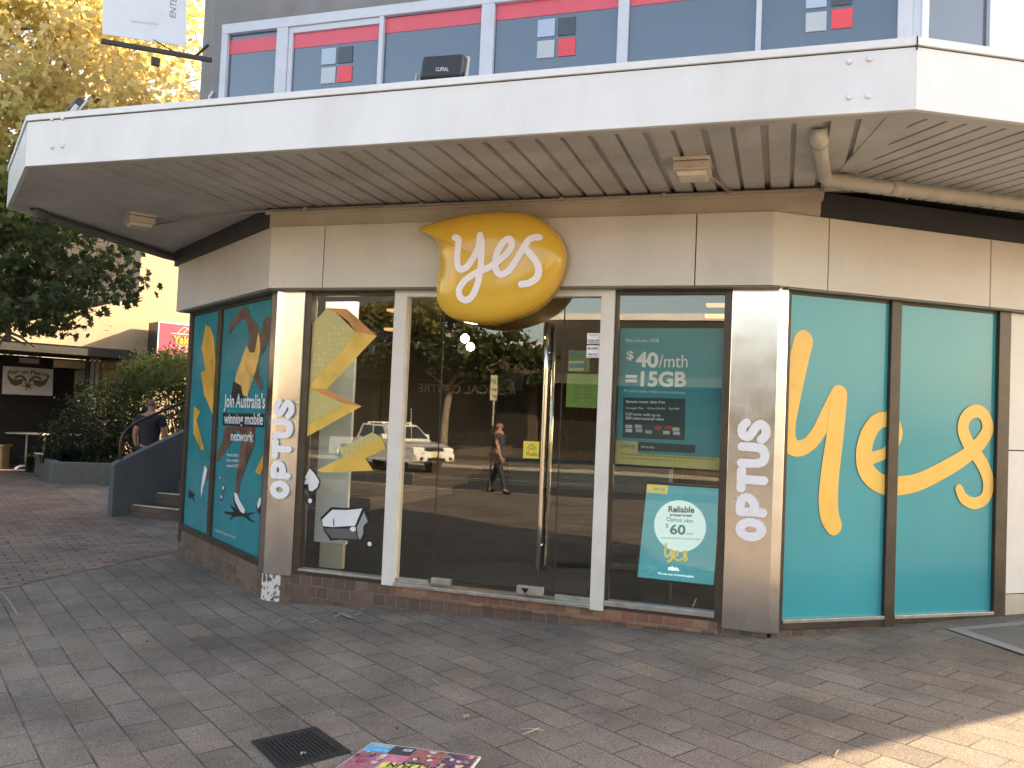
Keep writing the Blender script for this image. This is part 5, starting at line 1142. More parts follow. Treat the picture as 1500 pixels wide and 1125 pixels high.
ln([(250, 488), (268, 489.5), (290, 491)], .025); ln([(250, 506), (268, 507.5), (290, 509)], .025)
for dx in (0, 9): ln([(260 + dx, 488), (266 + dx, 482), (271 + dx, 479.5), (277 + dx, 484), (282 + dx, 490)], .02); ln([(260 + dx, 507), (266 + dx, 513), (271 + dx, 516), (277 + dx, 512), (282 + dx, 507)], .02)
mb.build("mountain_print", mws, t, fix=False)
text("THE NEPALESE RESTAURANT", NB, (259, 505.5), (300, 508), (259, 503), my_, t, out=SO + .008)

# outdoor table with pedestal legs
M_tb = mat("pale tabletop", (.38, .36, .33), .4)
for (xa, xb, yy, dep, lb) in [(8, 62, 633, 19.0, "pale cafe table with white crossed feet left of the planter"), (60, 112, 634, 19.4, "second pale cafe table partly hidden by the planter grasses")]:
    A0, A1 = Dp(xa, yy, dep), Dp(xb, yy + 1, dep); zt = A0.z; c = (A0 + A1) / 2; t = thing("cafe_table", lb, "table", (c.x, c.y, gz(c.x, c.y)))
    dd = (A1 - A0); dd.z = 0; L_ = dd.length; dd.normalize(); TP = Pl((A0.x, A0.y), (dd.x, dd.y), (dd.y, -dd.x))
    mb = MB(); mb.box(TP, 0, L_, zt - .035, zt, -.55, 0); mb.build("tabletop", M_tb, t, bevel=.006)
    for u_ in ((.42, .9) if xa < 50 else (.35, .8)):
        g_ = gz(c.x, c.y); mb = MB(); b0 = TP.P(L_ * u_, 0, -.25); mb.tube([(b0.x, b0.y, g_ + .04), (b0.x, b0.y, zt - .035)], .022, 8); mb.build("leg", M_tb, t)
        mb = MB()
        for an in (0, 1.57, 3.14, 4.71): mb.tube([(b0.x, b0.y, g_ + .07), (b0.x + .16 * cos(an), b0.y + .16 * sin(an), g_ + .06), (b0.x + .28 * cos(an), b0.y + .28 * sin(an), g_ + .02)], [.03, .025, .02], 8)
        mb.build("foot", M_white, t)
tt_ = thing("low_bench", "pale topped low bench at the far left photo edge", "bench", Dp(-2, 668, 19)); A0, A1 = Dp(-40, 650, 19), Dp(4, 650, 19)
dd = A1 - A0; dd.z = 0; L_ = dd.length; dd.normalize(); TP = Pl((A0.x, A0.y), (dd.x, dd.y), (dd.y, -dd.x)); mb = MB(); mb.box(TP, 0, L_, A0.z - .05, A0.z, -.4, 0); mb.build("seat", mat("tan timber", (.42, .33, .18), .6), tt_)
mb = MB(); mb.box(TP, L_ - .14, L_ - .04, -.1, A0.z - .05, -.35, -.05); mb.box(TP, .1, .2, -.1, A0.z - .05, -.35, -.05); mb.build("leg", mat("tan timber", 0), tt_)

# ------------------------------------------------------------------ foliage
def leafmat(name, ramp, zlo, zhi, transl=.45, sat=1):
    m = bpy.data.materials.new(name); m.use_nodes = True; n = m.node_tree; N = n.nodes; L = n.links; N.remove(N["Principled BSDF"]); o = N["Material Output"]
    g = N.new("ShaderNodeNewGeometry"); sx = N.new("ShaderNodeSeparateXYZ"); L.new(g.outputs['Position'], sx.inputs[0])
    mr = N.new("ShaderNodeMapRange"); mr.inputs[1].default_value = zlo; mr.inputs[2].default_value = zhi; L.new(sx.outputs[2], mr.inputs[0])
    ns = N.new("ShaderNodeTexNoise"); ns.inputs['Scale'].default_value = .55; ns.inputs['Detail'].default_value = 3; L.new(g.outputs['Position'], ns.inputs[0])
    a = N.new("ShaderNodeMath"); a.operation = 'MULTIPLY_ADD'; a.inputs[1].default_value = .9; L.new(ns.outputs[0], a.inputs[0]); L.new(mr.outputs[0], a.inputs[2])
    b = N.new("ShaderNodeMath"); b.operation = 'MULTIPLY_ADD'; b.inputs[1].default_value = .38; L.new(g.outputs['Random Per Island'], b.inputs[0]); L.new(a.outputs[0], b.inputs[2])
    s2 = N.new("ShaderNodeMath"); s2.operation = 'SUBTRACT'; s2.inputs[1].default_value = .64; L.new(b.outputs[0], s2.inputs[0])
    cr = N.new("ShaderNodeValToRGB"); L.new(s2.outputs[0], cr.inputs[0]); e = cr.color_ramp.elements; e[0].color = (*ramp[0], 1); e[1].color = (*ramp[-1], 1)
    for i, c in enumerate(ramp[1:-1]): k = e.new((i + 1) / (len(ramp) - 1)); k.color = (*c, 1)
    d = N.new("ShaderNodeBsdfPrincipled"); d.inputs['Roughness'].default_value = .55; L.new(cr.outputs[0], d.inputs['Base Color'])
    t = N.new("ShaderNodeBsdfTranslucent"); L.new(cr.outputs[0], t.inputs[0]); mx = N.new("ShaderNodeMixShader"); mx.inputs[0].default_value = transl
    L.new(d.outputs[0], mx.inputs[1]); L.new(t.outputs[0], mx.inputs[2]); L.new(mx.outputs[0], o.inputs[0]); return m
def leaf_into(mb, c, s, rr, lobed=True, n=None):
    an = Vector((rr.gauss(0, 1), rr.gauss(0, 1), rr.gauss(.5, .8)))
    if an.length < .1: an = Vector((0, 0, 1))
    an.normalize(); a = an.orthogonal().normalized(); a = Matrix.Rotation(rr.uniform(0, 6.28), 3, an) @ a; b = an.cross(a)
    if lobed:
        P = [(0, -.5), (.28, -.22), (.52, -.05), (.24, .12), (.42, .5), (.12, .34), (0, .72), (-.12, .34), (-.42, .5), (-.24, .12), (-.52, -.05), (-.28, -.22)]
    else: P = [(0, -.5), (.24, 0), (0, .6), (-.24, 0)]
    mb.face([c + (a * x + b * y + an * (abs(x) * .25)) * s for x, y in P])
M_bark = mat("grey bark", (.20, .17, .13), .9, var=.35, scale=8, bump=.6, bscale=25, stretch=(1, 1, .4))
def branch(mb, p, d, L_, r0, lvl, rr, tips, nseg=5, up=.1):
    pts = [p.copy()]; rad = [r0]; dd = d.normalized(); q = p.copy()
    for i in range(nseg):
        dd = (dd + Vector((rr.gauss(0, .14), rr.gauss(0, .14), rr.gauss(up * .3, .10)))).normalized(); q = q + dd * (L_ / nseg); pts.append(q.copy()); rad.append(r0 * (1 - .62 * (i + 1) / nseg))
    mb.tube(pts, rad, 9 if lvl == 0 else 6, cap=True)
    if lvl >= 3: tips.append(pts); return
    for k in range(4 if lvl < 2 else 4):
        i = rr.randint(max(1, nseg // 2 - 1), nseg); nd_ = (dd + Vector((rr.gauss(0, .75), rr.gauss(0, .75), rr.gauss(.12, .45)))).normalized()
        branch(mb, pts[i], nd_, L_ * rr.uniform(.55, .75), rad[i] * .65, lvl + 1, rr, tips, 4)
    tips.append(pts)
def tree(name, label, base, H_, L_, blobs, nleaf, ls, lm, seed, group=None, lobed=True, r0=.17, keep=None):
    rr = random.Random(seed); t = thing(name, label, "tree", base, group); mb = MB(); tips = []
    tp = base + Vector((.3, .2, H_)); mb.tube([base - Vector((0, 0, .2)), base + Vector((.0, .0, H_ * .3)), base + Vector((.12, .1, H_ * .7)), tp], [r0 * 1.35, r0 * 1.05, r0 * .95, r0 * .85], 14)
    for c, R_ in blobs[:10]:
        d = (c - tp); pts = [tp]; 
        mid = tp + d * .5 + Vector((rr.gauss(0, .25), rr.gauss(0, .25), rr.uniform(-.3, .2))); mb.tube([tp, tp + (mid - tp) * .5, mid, c], [r0 * .55, r0 * .42, r0 * .3, r0 * .14], 8)
        for k in range(7):
            e_ = c + Vector((rr.gauss(0, .5) * R_.x, rr.gauss(0, .5) * R_.y, rr.gauss(0, .5) * R_.z)); s_ = mid + (c - mid) * rr.uniform(.2, 1); m_ = (s_ + e_) / 2 + Vector((0, 0, rr.uniform(0, .15)))
            mb.tube([s_, m_, e_], [r0 * .16, r0 * .11, r0 * .04], 5)
    mb.build("trunk", M_bark, t, fix=False)
    mb = MB(); tot = sum(R_.x * R_.y * R_.z for c, R_ in blobs)
    for c, R_ in blobs:
        nc = max(6, int(nleaf / 26 * R_.x * R_.y * R_.z / tot))
        for k in range(nc):
            while True:
                v = Vector((rr.uniform(-1, 1), rr.uniform(-1, 1), rr.uniform(-1, 1)))
                if v.length < 1: break
            v = v * (v.length ** -.35 if v.length > .05 else 1)
            cc_ = c + Vector((v.x * R_.x, v.y * R_.y, v.z * R_.z)) * rr.uniform(.92, 1.12); cr_ = rr.uniform(.18, .42)
            for j in range(26):
                q = cc_ + Vector((rr.gauss(0, 1), rr.gauss(0, 1), rr.gauss(0, .6))) * cr_ * .6
                if keep and not keep(q): continue
                leaf_into(mb, q, ls * rr.uniform(.65, 1.25), rr, lobed)
    mb.build("crown", lm, t, fix=False); return t
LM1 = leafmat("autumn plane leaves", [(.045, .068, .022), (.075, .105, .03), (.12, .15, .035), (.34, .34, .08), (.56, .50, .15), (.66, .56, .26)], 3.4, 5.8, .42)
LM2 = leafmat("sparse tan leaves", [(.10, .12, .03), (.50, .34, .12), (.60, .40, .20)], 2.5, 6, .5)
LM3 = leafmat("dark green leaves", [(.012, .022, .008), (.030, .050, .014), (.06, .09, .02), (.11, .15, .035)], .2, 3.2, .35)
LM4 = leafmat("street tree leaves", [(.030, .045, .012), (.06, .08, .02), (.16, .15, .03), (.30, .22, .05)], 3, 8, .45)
V = Vector
tb = Dp(-95, 700, 12.2); tb.z = -.1
bl = [(Dp(95, 430, 12.0), V((.75, .9, .42))), (Dp(45, 335, 12.0), V((1.2, 1.4, .9))), (Dp(105, 385, 12.0), V((.75, 1.0, .55))), (Dp(10, 420, 12.2), V((1.3, 1.3, .9))), (Dp(80, 110, 13), V((1.9, 1.8, 1.3))), (Dp(-40, 220, 12), V((1.7, 1.7, 1.4))),
      (Dp(190, 90, 14), V((1.1, 1.5, 1.0))), (Dp(0, -80, 13), V((2.4, 2.2, 1.5))), (Dp(160, -20, 14), V((1.5, 1.8, 1.3))), (Dp(15, 500, 12.5), V((.9, 1.0, .35))), (Dp(110, 200, 13), V((1.4, 1.5, .9)))]
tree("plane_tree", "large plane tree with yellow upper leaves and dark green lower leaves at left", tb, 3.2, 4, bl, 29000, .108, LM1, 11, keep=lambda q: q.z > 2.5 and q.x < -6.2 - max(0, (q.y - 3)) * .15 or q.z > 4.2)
tb2 = Dp(330, 640, 26); tb2.z = -.1
tree("plane_tree", "thin backlit tree with sparse tan leaves behind the banner sign", tb2, 5, 4, [(Dp(265, 105, 24), V((1.2, 1.2, 1.6))), (Dp(285, 40, 25), V((1.0, 1.2, 1.4))), (Dp(235, 130, 26), V((1.2, 1.2, 1.0))), (Dp(290, 140, 24), V((.8, .8, .8)))], 900, .13, LM2, 5, r0=.12)
tb3 = Dp(-120, 640, 27); tb3.z = -.1
tree("background_tree", "tan leaved tree far behind the plane tree at the left edge", tb3, 3, 4, [(Dp(0, 460, 25), V((3, 3, 1.3))), (Dp(-60, 300, 27), V((3, 3, 2)))], 3600, .15, LM2, 6, r0=.15)
# shrubs in and behind the planter
def shrub(name, label, c, R_, n, ls, lm, seed, group=None, lobed=False, stems=8):
    rr = random.Random(seed); t = thing(name, label, "shrub", (c.x, c.y, .2), group); mb = MB()
    for k in range(stems):
        an = rr.uniform(0, 6.28); e_ = V((c.x + cos(an) * R_.x * .6, c.y + sin(an) * R_.y * .6, c.z + rr.uniform(-.2, .7) * R_.z)); mb.tube([(c.x + rr.gauss(0, .1), c.y + rr.gauss(0, .1), .1), (c.x + cos(an) * R_.x * .2, c.y + sin(an) * R_.y * .2, c.z * .6), e_], [.02, .014, .005], 5)
    mb.build("stem", M_bark, t, fix=False); mb = MB()
    for k in range(n // 14):
        v = V((rr.gauss(0, 1), rr.gauss(0, 1), rr.gauss(0, 1))).normalized() * rr.uniform(.35, 1.08) ** .6; q0_ = V((c.x + v.x * R_.x, c.y + v.y * R_.y, c.z + v.z * R_.z))
        for j in range(14):
            q = q0_ + V((rr.gauss(0, 1), rr.gauss(0, 1), rr.gauss(0, 1))) * .09
            if q.z > .15: leaf_into(mb, q, ls * rr.uniform(.6, 1.3), rr, lobed)
    mb.build("foliage", lm, t, fix=False); return t
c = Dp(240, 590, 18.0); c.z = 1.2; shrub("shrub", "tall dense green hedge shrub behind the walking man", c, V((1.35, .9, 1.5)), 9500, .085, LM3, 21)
c = Dp(262, 548, 17.5); shrub("shrub", "light green shrub tips below the restaurant sign, sunlight painted into the leaves", c, V((.85, .5, .45)), 2400, .085, leafmat("sun painted leaves", [(.06, .10, .02), (.12, .17, .04), (.2, .24, .06)], 1, 3, .5), 22)  # paler leaf colours stand in for sunlight on these shaded tips
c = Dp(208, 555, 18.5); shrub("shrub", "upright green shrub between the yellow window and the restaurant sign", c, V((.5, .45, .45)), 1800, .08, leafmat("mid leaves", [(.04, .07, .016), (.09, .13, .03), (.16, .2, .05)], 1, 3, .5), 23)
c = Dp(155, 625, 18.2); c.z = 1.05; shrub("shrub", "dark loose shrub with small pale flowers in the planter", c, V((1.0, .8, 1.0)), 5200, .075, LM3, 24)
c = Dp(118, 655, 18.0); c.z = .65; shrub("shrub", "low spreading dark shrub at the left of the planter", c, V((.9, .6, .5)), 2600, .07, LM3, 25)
mb = MB(); rr = random.Random(2); cf = Dp(150, 615, 17.2)
for k in range(16): leaf_into(mb, cf + V((rr.gauss(0, .5), rr.gauss(0, .3), rr.gauss(0, .35))), .05, rr, True)
tag(mb.build("flowers", mat("pink white petals", (.6, .45, .45), .6), None, fix=False), "small pale blossoms on the dark planter shrub", "flowers")
# grassy tufts, each blade curved
def tuft(label, c, n, L_, seed, lm, wid=.012):
    rr = random.Random(seed); mb = MB()
    for k in range(n):
        an = rr.uniform(0, 6.28); l = L_ * rr.uniform(.6, 1.1); o_ = V((rr.gauss(0, .06), rr.gauss(0, .06), 0)); d = V((cos(an), sin(an), 0)); lean = rr.uniform(.2, .9); s_ = V((-d.y, d.x, 0)) * wid
        p0 = c + o_; p1 = p0 + d * l * lean * .4 + V((0, 0, l * .6)); p2 = p0 + d * l * lean + V((0, 0, l * (.95 - lean * .6)))
        mb.face([p0 - s_, p0 + s_, p1 + s_ * .8, p1 - s_ * .8]); mb.face([p1 - s_ * .8, p1 + s_ * .8, p2])
    return tag(mb.build("grass_tuft", lm, None, fix=False), label, "plant", "grassy tufts in the planter")
for i, (x, y, dep, l, lb) in enumerate([(50, 655, 18.6, .55, "leftmost feathery fern tuft beside the cafe table feet"), (72, 668, 17.4, .42, "small tuft right behind the planter corner"), (88, 664, 17.2, .55, "arching green tuft above the planter corner"), (106, 664, 17.3, .6, "fullest arching tuft mid planter"), (125, 664, 17.3, .55, "arching tuft right of the fullest one"), (143, 668, 17.3, .45, "short tuft nearest the stair wall")]):
    c = Dp(x, y, dep); c.z = .22 if i else gz(c.x, c.y); tuft(lb, c, 110, l, 40 + i, LM3)
mb = MB(); rr = random.Random(9)
for k in range(2600):
    c = pc + pdir * rr.uniform(.1, 3.6) + V((rr.uniform(-.1, .3), rr.uniform(.25, 1.8), 0)); c.z = .22 + rr.uniform(0, .22); leaf_into(mb, c, .06, rr, False)
kind(tag(mb.build("ground_cover", LM3, None, fix=False), "low dark green ground cover filling the planter bed", "ground cover"), 'stuff')

# ------------------------------------------------------------------ people
def skin_obj(name, verts, edges, rad, material, parent, sub=2, root=0):
    me = bpy.data.meshes.new(name); off = parent.location if parent else V((0, 0, 0)); me.from_pydata([tuple(V(v) - off) for v in verts], edges, []); o = bpy.data.objects.new(name, me); COL.objects.link(o)
    if parent: o.parent = parent
    sk = o.modifiers.new("skin", 'SKIN'); sk.use_smooth_shade = True
    for i, r_ in enumerate(rad): me.skin_vertices[0].data[i].radius = r_ if isinstance(r_, tuple) else (r_, r_); me.skin_vertices[0].data[i].use_root = (i == root)
    ss = o.modifiers.new("sub", 'SUBSURF'); ss.levels = sub; ss.render_levels = sub; me.materials.append(material); return o
def person(label, base, yaw, Hh, skin, hair, top_m, leg_m, walk=.25, arm=(.1, .1), shoe=None, longhair=False, headturn=0):
    t = thing("person", label, "person", base); Rm = Matrix.Rotation(yaw, 3, 'Z'); k = Hh / 1.75
    def w(x, y, z): return V(base) + Rm @ V((x * k, y * k, z * k))   # +y = walking direction
    # joints
    J = dict(pel=(0, 0, .94), waist=(0, .0, 1.10), chest=(0, .01, 1.30), neck0=(0, .0, 1.45), neck=(0, .01, 1.53), head=(0, .02, 1.62), crown=(0, .02, 1.69))
    names = list(J); vs = [w(*J[n_]) for n_ in names]; ra = [(.155, .11), (.145, .10), (.165, .115), (.10, .075), .052, (.072, .088), (.055, .068)]; ra = [tuple(c * k for c in r_) if isinstance(r_, tuple) else r_ * k for r_ in ra]; ed = [(i, i + 1) for i in range(6)]
    body_v, body_e, body_r = list(vs), list(ed), list(ra)
    def chain(v, e, r, start, pts, rs):
        p_ = start
        for q, rr_ in zip(pts, rs): v.append(w(*q)); r.append(rr_ * k); e.append((p_, len(v) - 1)); p_ = len(v) - 1
        return p_
    arms = []
    for s_, sw_ in ((-1, arm[0]), (1, arm[1])):
        sh = (s_ * .17, 0, 1.43); el = (s_ * .235, sw_ * .28, 1.15); wr = (s_ * .235, sw_ * .28 + .10, .91); hd = (s_ * .225, sw_ * .28 + .13, .84)
        e_ = chain(body_v, body_e, body_r, 3, [sh, el, wr, hd], [.062, .045, .030, .036]); arms.append((sh, el))
        for j in range(4): chain(body_v, body_e, body_r, e_, [(hd[0] - s_ * .01, hd[1] + .035 - .022 * j, hd[2] - .045), (hd[0] - s_ * .02, hd[1] + .037 - .022 * j, hd[2] - .085 - (.01 if j in (1, 2) else 0))], [.0105, .009])
        chain(body_v, body_e, body_r, e_, [(hd[0] - s_ * .015, hd[1] + .05, hd[2] + .0), (hd[0] - s_ * .02, hd[1] + .062, hd[2] - .045)], [.012, .010])
    legs = []
    for s_, fw in ((-1, walk), (1, -walk)):
        hp_ = (s_ * .09, 0, .90); kn = (s_ * .10, fw * .5 + .04, .50); an = (s_ * .10, fw, .09); to = (s_ * .11, fw + .15, .045)
        chain(body_v, body_e, body_r, 0, [hp_, kn, an, to], [.088, .058, .040, .035]); legs.append((hp_, kn, an, to))
    bo = skin_obj("body", body_v, body_e, body_r, skin, t)
    # shirt
    v, e, r = [w(0, 0, .93), w(0, 0, 1.10), w(0, .01, 1.30), w(0, 0, 1.43)], [(0, 1), (1, 2), (2, 3)], [(.178 * k, .128 * k), (.172 * k, .125 * k), (.187 * k, .135 * k), (.135 * k, .10 * k)]
    for sh, el in arms: chain(v, e, r, 3, [sh, tuple(sh[i] + (el[i] - sh[i]) * .55 for i in range(3))], [.082, .076])
    skin_obj("shirt", v, e, r, top_m, t)
    v, e, r = [w(0, 0, .96)], [], [(.165 * k, .122 * k)]
    for hp_, kn, an, to in legs: chain(v, e, r, 0, [hp_, kn, (an[0], an[1], an[2] + .03)], [.105, .076, .064])
    skin_obj("trousers", v, e, r, leg_m, t)
    for hp_, kn, an, to in legs:
        skin_obj("shoe", [w(an[0], an[1] - .05, .05), w(an[0], an[1] + .06, .055), w(to[0], to[1] + .04, .04)], [(0, 1), (1, 2)], [(.045 * k, .05 * k), (.048 * k, .05 * k), (.04 * k, .032 * k)], shoe or M_black, t)
    # face: ears, nose, eyes, mouth
    for s_ in (-1, 1): mb = MB(); mb.tube([w(s_ * .070, .0, 1.60), w(s_ * .086, -.012, 1.615), w(s_ * .088, -.014, 1.64), w(s_ * .072, .0, 1.645)], [.008, .014, .014, .008], 8); mb.build("ear", skin, t)
    mb = MB(); mb.tube([w(0, .095, 1.645), w(0, .118, 1.60), w(0, .098, 1.59)], [.008, .014, .010], 8); mb.build("nose", skin, t)
    for s_ in (-1, 1): mb = MB(); mb.tube([w(s_ * .032, .092, 1.645), w(s_ * .032, .104, 1.645)], [.012, .008], 8); mb.build("eye", M_black, t)
    mb = MB(); mb.tube([w(-.025, .093, 1.555), w(0, .103, 1.553), w(.025, .093, 1.555)], .005, 6); mb.build("mouth", mat("lip", (.25, .09, .07), .5), t)
    if longhair: skin_obj("hair", [w(0, .0, 1.69), w(0, -.05, 1.64), w(0, -.08, 1.50), w(0, -.09, 1.38)], [(0, 1), (1, 2), (2, 3)], [(.085 * k, .085 * k), (.09 * k, .07 * k), (.07 * k, .04 * k), (.03 * k, .025 * k)], hair, t)
    else: skin_obj("hair", [w(0, -.03, 1.60), w(0, -.015, 1.665), w(0, .02, 1.70)], [(0, 1), (1, 2)], [(.072 * k, .062 * k), (.078 * k, .082 * k), (.055 * k, .065 * k)], hair, t)
    return t
pp_ = Dp(216, 700, 13.3); pp_.z = gz(pp_.x, pp_.y)
person("man seen from behind in a black T-shirt, shaved head, walking up past the stair wall", pp_, radians(12), 1.74, mat("skin", (.36, .20, .14), .55), mat("shaved greying hair", (.17, .11, .09), .8, var=.15, scale=40), mat("black tee", (.020, .021, .024), .9), mat("dark trousers", (.03, .03, .035), .9), arm=(-.1, .15))
pd = V((-6.3, -12.2, gz(-6.3, -12.2)))
person("woman in a sleeveless dark top walking by the kerb, mirrored in the door glass", pd, radians(-75), 1.7, mat("skin", 0), mat("auburn hair", (.12, .035, .015), .6), mat("navy top", (.03, .035, .05), .8), mat("dark jeans", (.03, .035, .045), .8), walk=.3, arm=(.5, -.5), longhair=True)

# ------------------------------------------------------------------ white ute across the road (seen mirrored)
def ute(label, x_front, yc, z0):
    t = thing("pickup_truck", label, "pickup truck", (x_front - 2.6, yc, z0)); Wd = .90
    mw_ = mat("white car paint", (.78, .78, .76), .22, var=.02, coat=1)
    T = Pl((x_front, yc), (-1, 0), (0, 1))      # a = metres back from the nose, outward = +y (kerb side, faces the shop)
    def sl(poly_, o0, o1): m_ = MB(); m_.slab(T, [(a, z + z0) for a, z in poly_], o0, o1); return m_
    body = [(0.10, .42), (.02, .55), (.0, .80), (.06, .96), (.55, 1.08), (1.25, 1.14), (1.35, 1.14), (3.45, 1.14), (3.48, 1.12), (5.1, 1.12), (5.15, .60), (5.05, .45), (4.55, .45)]
    for cx0 in (4.15,): body += [(cx0 + .44 * cos(k), .42 + .46 * sin(k)) for k in [radians(j) for j in range(0, 181, 20)]]
    body += [(3.6, .38), (1.45, .38)]
    body += [(.95 + .44 * cos(k), .42 + .46 * sin(k)) for k in [radians(j) for j in range(0, 181, 20)]]
    sl(body, -Wd, Wd).build("body", mw_, t, bevel=.05, seg=3)
    # cabin: tapered
    mb = MB(); lo = [(1.2, 1.13), (3.45, 1.13)]; hi = [(1.85, 1.68), (3.30, 1.70)]
    def ring(o, s_): return [T.P(lo[0][0], lo[0][1] + z0, o), T.P(lo[1][0], lo[1][1] + z0, o), T.P(hi[1][0], hi[1][1] + z0, o - s_ * .16), T.P(hi[0][0], hi[0][1] + z0, o - s_ * .16)]
    A_, B_ = ring(Wd - .03, 1), ring(-(Wd - .03), -1); mb.face(A_); mb.face(B_[::-1])
    for i in range(4): mb.face([A_[i], B_[i], B_[(i + 1) % 4], A_[(i + 1) % 4]])
    bm_o = mb.build("cabin", mw_, t, bevel=.05, seg=3)
    def lerp(P, Q, k): return P + (Q - P) * k
    def quad(P4, s_, name, m_, off):
        mb = MB(); n_ = (P4[1] - P4[0]).cross(P4[3] - P4[0]).normalized() * off; mb.face([p_ + n_ for p_ in P4]); return mb.build(name, m_, t, fix=False)
    # windscreen, side glass
    ws_ = [lerp(A_[0], A_[3], .10), lerp(B_[0], B_[3], .10), lerp(B_[0], B_[3], .90), lerp(A_[0], A_[3], .90)]
    c_ = sum(ws_, V()) / 4; ws_ = [c_ + (p_ - c_) * .93 for p_ in ws_]; quad(ws_, 1, "windscreen", M_ctint, .012)
    quad(ws_, 1, "windscreen", M_ctint, -.012)
    for (u0, u1) in ((.16, .50), (.55, .92)):
        for R4, sg in ((A_, 1), (B_, -1)):
            P4 = [lerp(lerp(R4[0], R4[1], u0), lerp(R4[3], R4[2], u0), .12), lerp(lerp(R4[0], R4[1], u1), lerp(R4[3], R4[2], u1), .12), lerp(lerp(R4[0], R4[1], u1), lerp(R4[3], R4[2], u1), .88), lerp(lerp(R4[0], R4[1], u0), lerp(R4[3], R4[2], u0), .88)]
            n_ = V((0, sg * .02, 0)); mb = MB(); mb.face([p_ + n_ for p_ in P4]); mb.build("side_window", M_ctint, t, fix=False)
    sl([(.02, .44), (-.10, .50), (-.12, .72), (.0, .80), (.3, .80), (.3, .44)], -Wd + .02, Wd - .02).build("bumper", mw_, t, bevel=.05, seg=3)
    md = mat("black grille", (.02, .02, .02), .4)
    sl([(-.015, .84), (.0, .95), (.05, .98), (.1, .84)], -.42, .42).build("grille", md, t, bevel=.01)
    sl([(-.135, .50), (-.135, .62), (-.1, .62), (-.1, .50)], -.4, .4).build("air_intake", md, t)
    for s_ in (-1, 1):
        m_ = MB(); m_.slab(T, [(-.01, .84 + z0), (.03, .97 + z0), (.32, 1.01 + z0), (.30, .88 + z0)], s_ * .44, s_ * (Wd + .005)); m_.build("headlight", mat("headlight", (.75, .75, .72), .08, spec=1), t, bevel=.02)
        m_ = MB(); m_.slab(T, [(-.128, .54 + z0), (-.128, .64 + z0), (-.10, .64 + z0), (-.10, .54 + z0)], s_ * .60, s_ * .74); m_.build("fog_lamp", md, t)
        m_ = MB(); m_.slab(T, [(1.55, 1.15 + z0), (1.55, 1.36 + z0), (1.72, 1.36 + z0), (1.72, 1.15 + z0)], s_ * (Wd + .0), s_ * (Wd + .2)); m_.build("mirror", mw_, t, bevel=.03)
        m_ = MB(); m_.slab(T, [(5.14, .8 + z0), (5.14, 1.08 + z0), (5.165, 1.08 + z0), (5.165, .8 + z0)], s_ * .72, s_ * (Wd - .02)); m_.build("tail_light", mat("tail red", (.5, .02, .02), .3), t)
        for a in (.95, 4.15):
            m_ = MB(); c0, c1 = T.P(a, .37 + z0, s_ * .64), T.P(a, .37 + z0, s_ * .88); dd = (c1 - c0).normalized(); m_.tube([c0, c0 + dd * .02, c1 - dd * .02, c1], [.33, .37, .37, .33], 28); wh = m_.build("wheel", mat("tyre", (.02, .02, .02), .8), t)
            m_ = MB(); m_.tube([c1 - dd * .02, c1 + dd * .006, c1 + dd * .012], [.22, .21, .05], 20); m_.build("rim", mat("alloy", (.5, .5, .5), .3, metal=.8), wh)
    m_ = MB(); m_.box(T, -.14, -.135, z0 + .63, z0 + .74, -.18, .18); m_.build("number_plate", mat("plate yellow", (.55, .48, .12), .5), t)
    m_ = MB(); m_.tube([T.P(.35, .9 + z0, .7), T.P(.5, 2.3 + z0, .72)], .008, 6); m_.build("aerial", M_white, t)
    m_ = MB(); 
    for a in (2.1, 3.0): m_.box(T, a, a + .06, z0 + 1.73, z0 + 1.76, -.68, .68); m_.box(T, a, a + .06, z0 + 1.68, z0 + 1.74, -.66, -.60); m_.box(T, a, a + .06, z0 + 1.68, z0 + 1.74, .60, .66)
    m_.build("roof_rack", M_white, t)
    t.rotation_euler.z = radians(26); return t
ute("white dual cab ute on the road opposite, seen mirrored in the glass", -11.3, -22.0, rz(-13, -22))

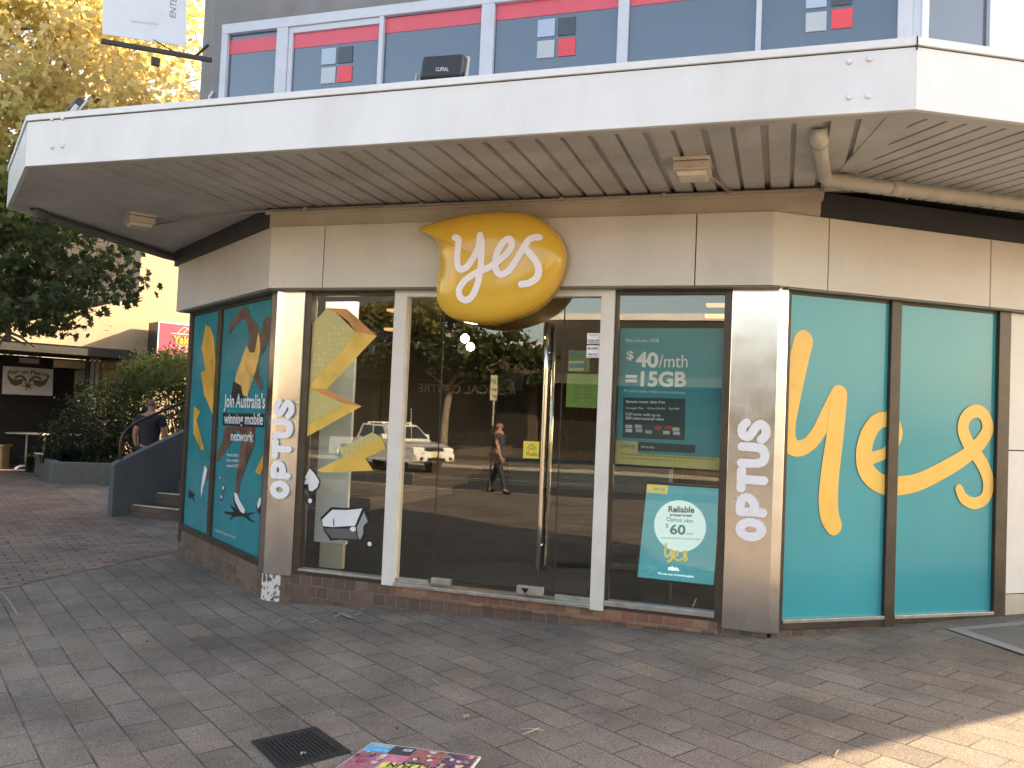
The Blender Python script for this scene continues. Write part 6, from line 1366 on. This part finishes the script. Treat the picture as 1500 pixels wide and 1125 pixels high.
# ------------------------------------------------------------------ opposite side of the street (seen mirrored)
def facade(label, x0, x1, y, H_, col, rows, cols_, awn_=True, text_=None, wincol=None):
    t = thing("opposite_building", label, "building", ((x0 + x1) / 2, y, 0)); M_ = mat("wall " + label[:14], col, .85, var=.06, dirt=.2); OP = Pl((x1, y), (-1, 0), (0, 1)); Wd = x1 - x0
    mb = MB(); mb.box(OP, 0, Wd, -.4, H_, -8, 0); mb.build("wall", M_, t); mb = MB(); mb.box(OP, -.05, Wd + .05, H_ - .25, H_ + .05, -8.05, .08); mb.build("parapet", M_cap, t)
    for r_ in range(rows):
        for c_ in range(cols_):
            a0 = Wd * (c_ + .2) / cols_; a1 = Wd * (c_ + .8) / cols_; z = 4.4 + r_ * 3.0
            if z + 1.5 > H_ - .3: continue
            mb = MB(); mb.box(OP, a0 - .07, a1 + .07, z - .07, z + 1.47, -.05, .03); w_ = mb.build("window", M_white_al, t); mb = MB(); mb.box(OP, a0, a1, z, z + 1.4, 0.031, .036); mb.build("pane", M_upglass, w_)
    mb = MB(); mb.box(OP, .4, Wd - .4, .1, 2.7, .0, .03); mb.build("shopfront", mat("dark shopfront glass", (.03, .03, .028), .15, var=.3), t)
    if awn_: mb = MB(); mb.box(OP, 0, Wd, 3.05, 3.45, .0, 2.4); mb.build("street_awning", mat("opp awning " + label[:6], tuple(min(1, c * .8 + .05) for c in col), .6, dirt=.2), t)
    if text_:
        A0 = MB(); c = bpy.data.curves.new("t", 'FONT'); c.body = text_; c.extrude = .02; ob = bpy.data.objects.new("t", c); COL.objects.link(ob); dg = bpy.context.evaluated_depsgraph_get(); dg.update(); me = bpy.data.meshes.new_from_object(ob.evaluated_get(dg)); bpy.data.objects.remove(ob)
        for v_ in me.vertices: A0.v.append(OP.P(1.0 + v_.co.x * .62, 3.02 - .52 + v_.co.y * .62 - .0, .10 + v_.co.z))
        for q_ in me.polygons: A0.f.append(list(q_.vertices)); A0.sm.append(False)
        A0.build("lettering", M_white, t, fix=False)
    return t
facade("dark brown shop building opposite with Medical Centre lettering", -19.0, -11.0, -31.5, 5.0, (.07, .06, .05), 0, 3, True, "MEDICAL CENTRE")
facade("tall grey building opposite with white framed windows", -24, -19.2, -31.5, 12.5, (.07, .08, .095), 2, 2, True)
facade("long cream rendered building opposite, sunlit", -60, -24.2, -31.5, 10.0, (.62, .55, .42), 1, 7, False)
facade("low dark office building opposite the right window", -10.9, 8.0, -31.8, 6.4, (.035, .032, .028), 0, 5, True)
facade("cream corner building opposite at the right", 8.3, 32.0, -31.8, 9.5, (.55, .47, .36), 1, 7, True)
tb = V((-14.0, -27.6, -.5))
tree("street_tree", "green street tree on the opposite pavement, seen mirrored in the door", tb, 3.0, 3, [(tb + V((0, 0, 5.4)), V((3.2, 2.2, 1.9))), (tb + V((2.6, .3, 4.4)), V((2.2, 1.6, 1.3))), (tb + V((-2.8, 0, 5.2)), V((2.4, 1.8, 1.7))), (tb + V((.2, 0, 7.6)), V((2.6, 1.8, 1.6)))], 12000, .22, LM4, 31)
# parking sign on its pole
c = V((-6.5, -12.3, -.22)); t = thing("parking_sign", "cream parking sign on a thin grey pole opposite, seen mirrored in the door", "sign", c)
mb = MB(); mb.tube([c, c + V((0, 0, 2.75))], .022, 10); mb.build("pole", M_conduit, t)
SP = Pl((c.x, c.y), (-1, 0), (0, 1)); mb = MB(); mb.box(SP, -.085, .085, c.z + 2.15, c.z + 2.75, .024, .032); mb.build("panel", mat("cream sign", (.6, .56, .42), .5), t)
for z, s_ in ((2.55, "2P"), (2.38, "MON"), (2.22, "FRI")):
    cc_ = bpy.data.curves.new("t", 'FONT'); cc_.body = s_; cc_.offset = .02; ob = bpy.data.objects.new("t", cc_); COL.objects.link(ob); dg = bpy.context.evaluated_depsgraph_get(); dg.update(); me = bpy.data.meshes.new_from_object(ob.evaluated_get(dg)); bpy.data.objects.remove(ob); k = .16 if s_ == "2P" else .07; mb = MB()
    for v_ in me.vertices: mb.v.append(SP.P(-.075 + v_.co.x * k, c.z + z + v_.co.y * k, .036))
    for q_ in me.polygons: mb.f.append(list(q_.vertices)); mb.sm.append(False)
    mb.build("lettering", mat("sign green", (.03, .12, .05), .5), t, fix=False)
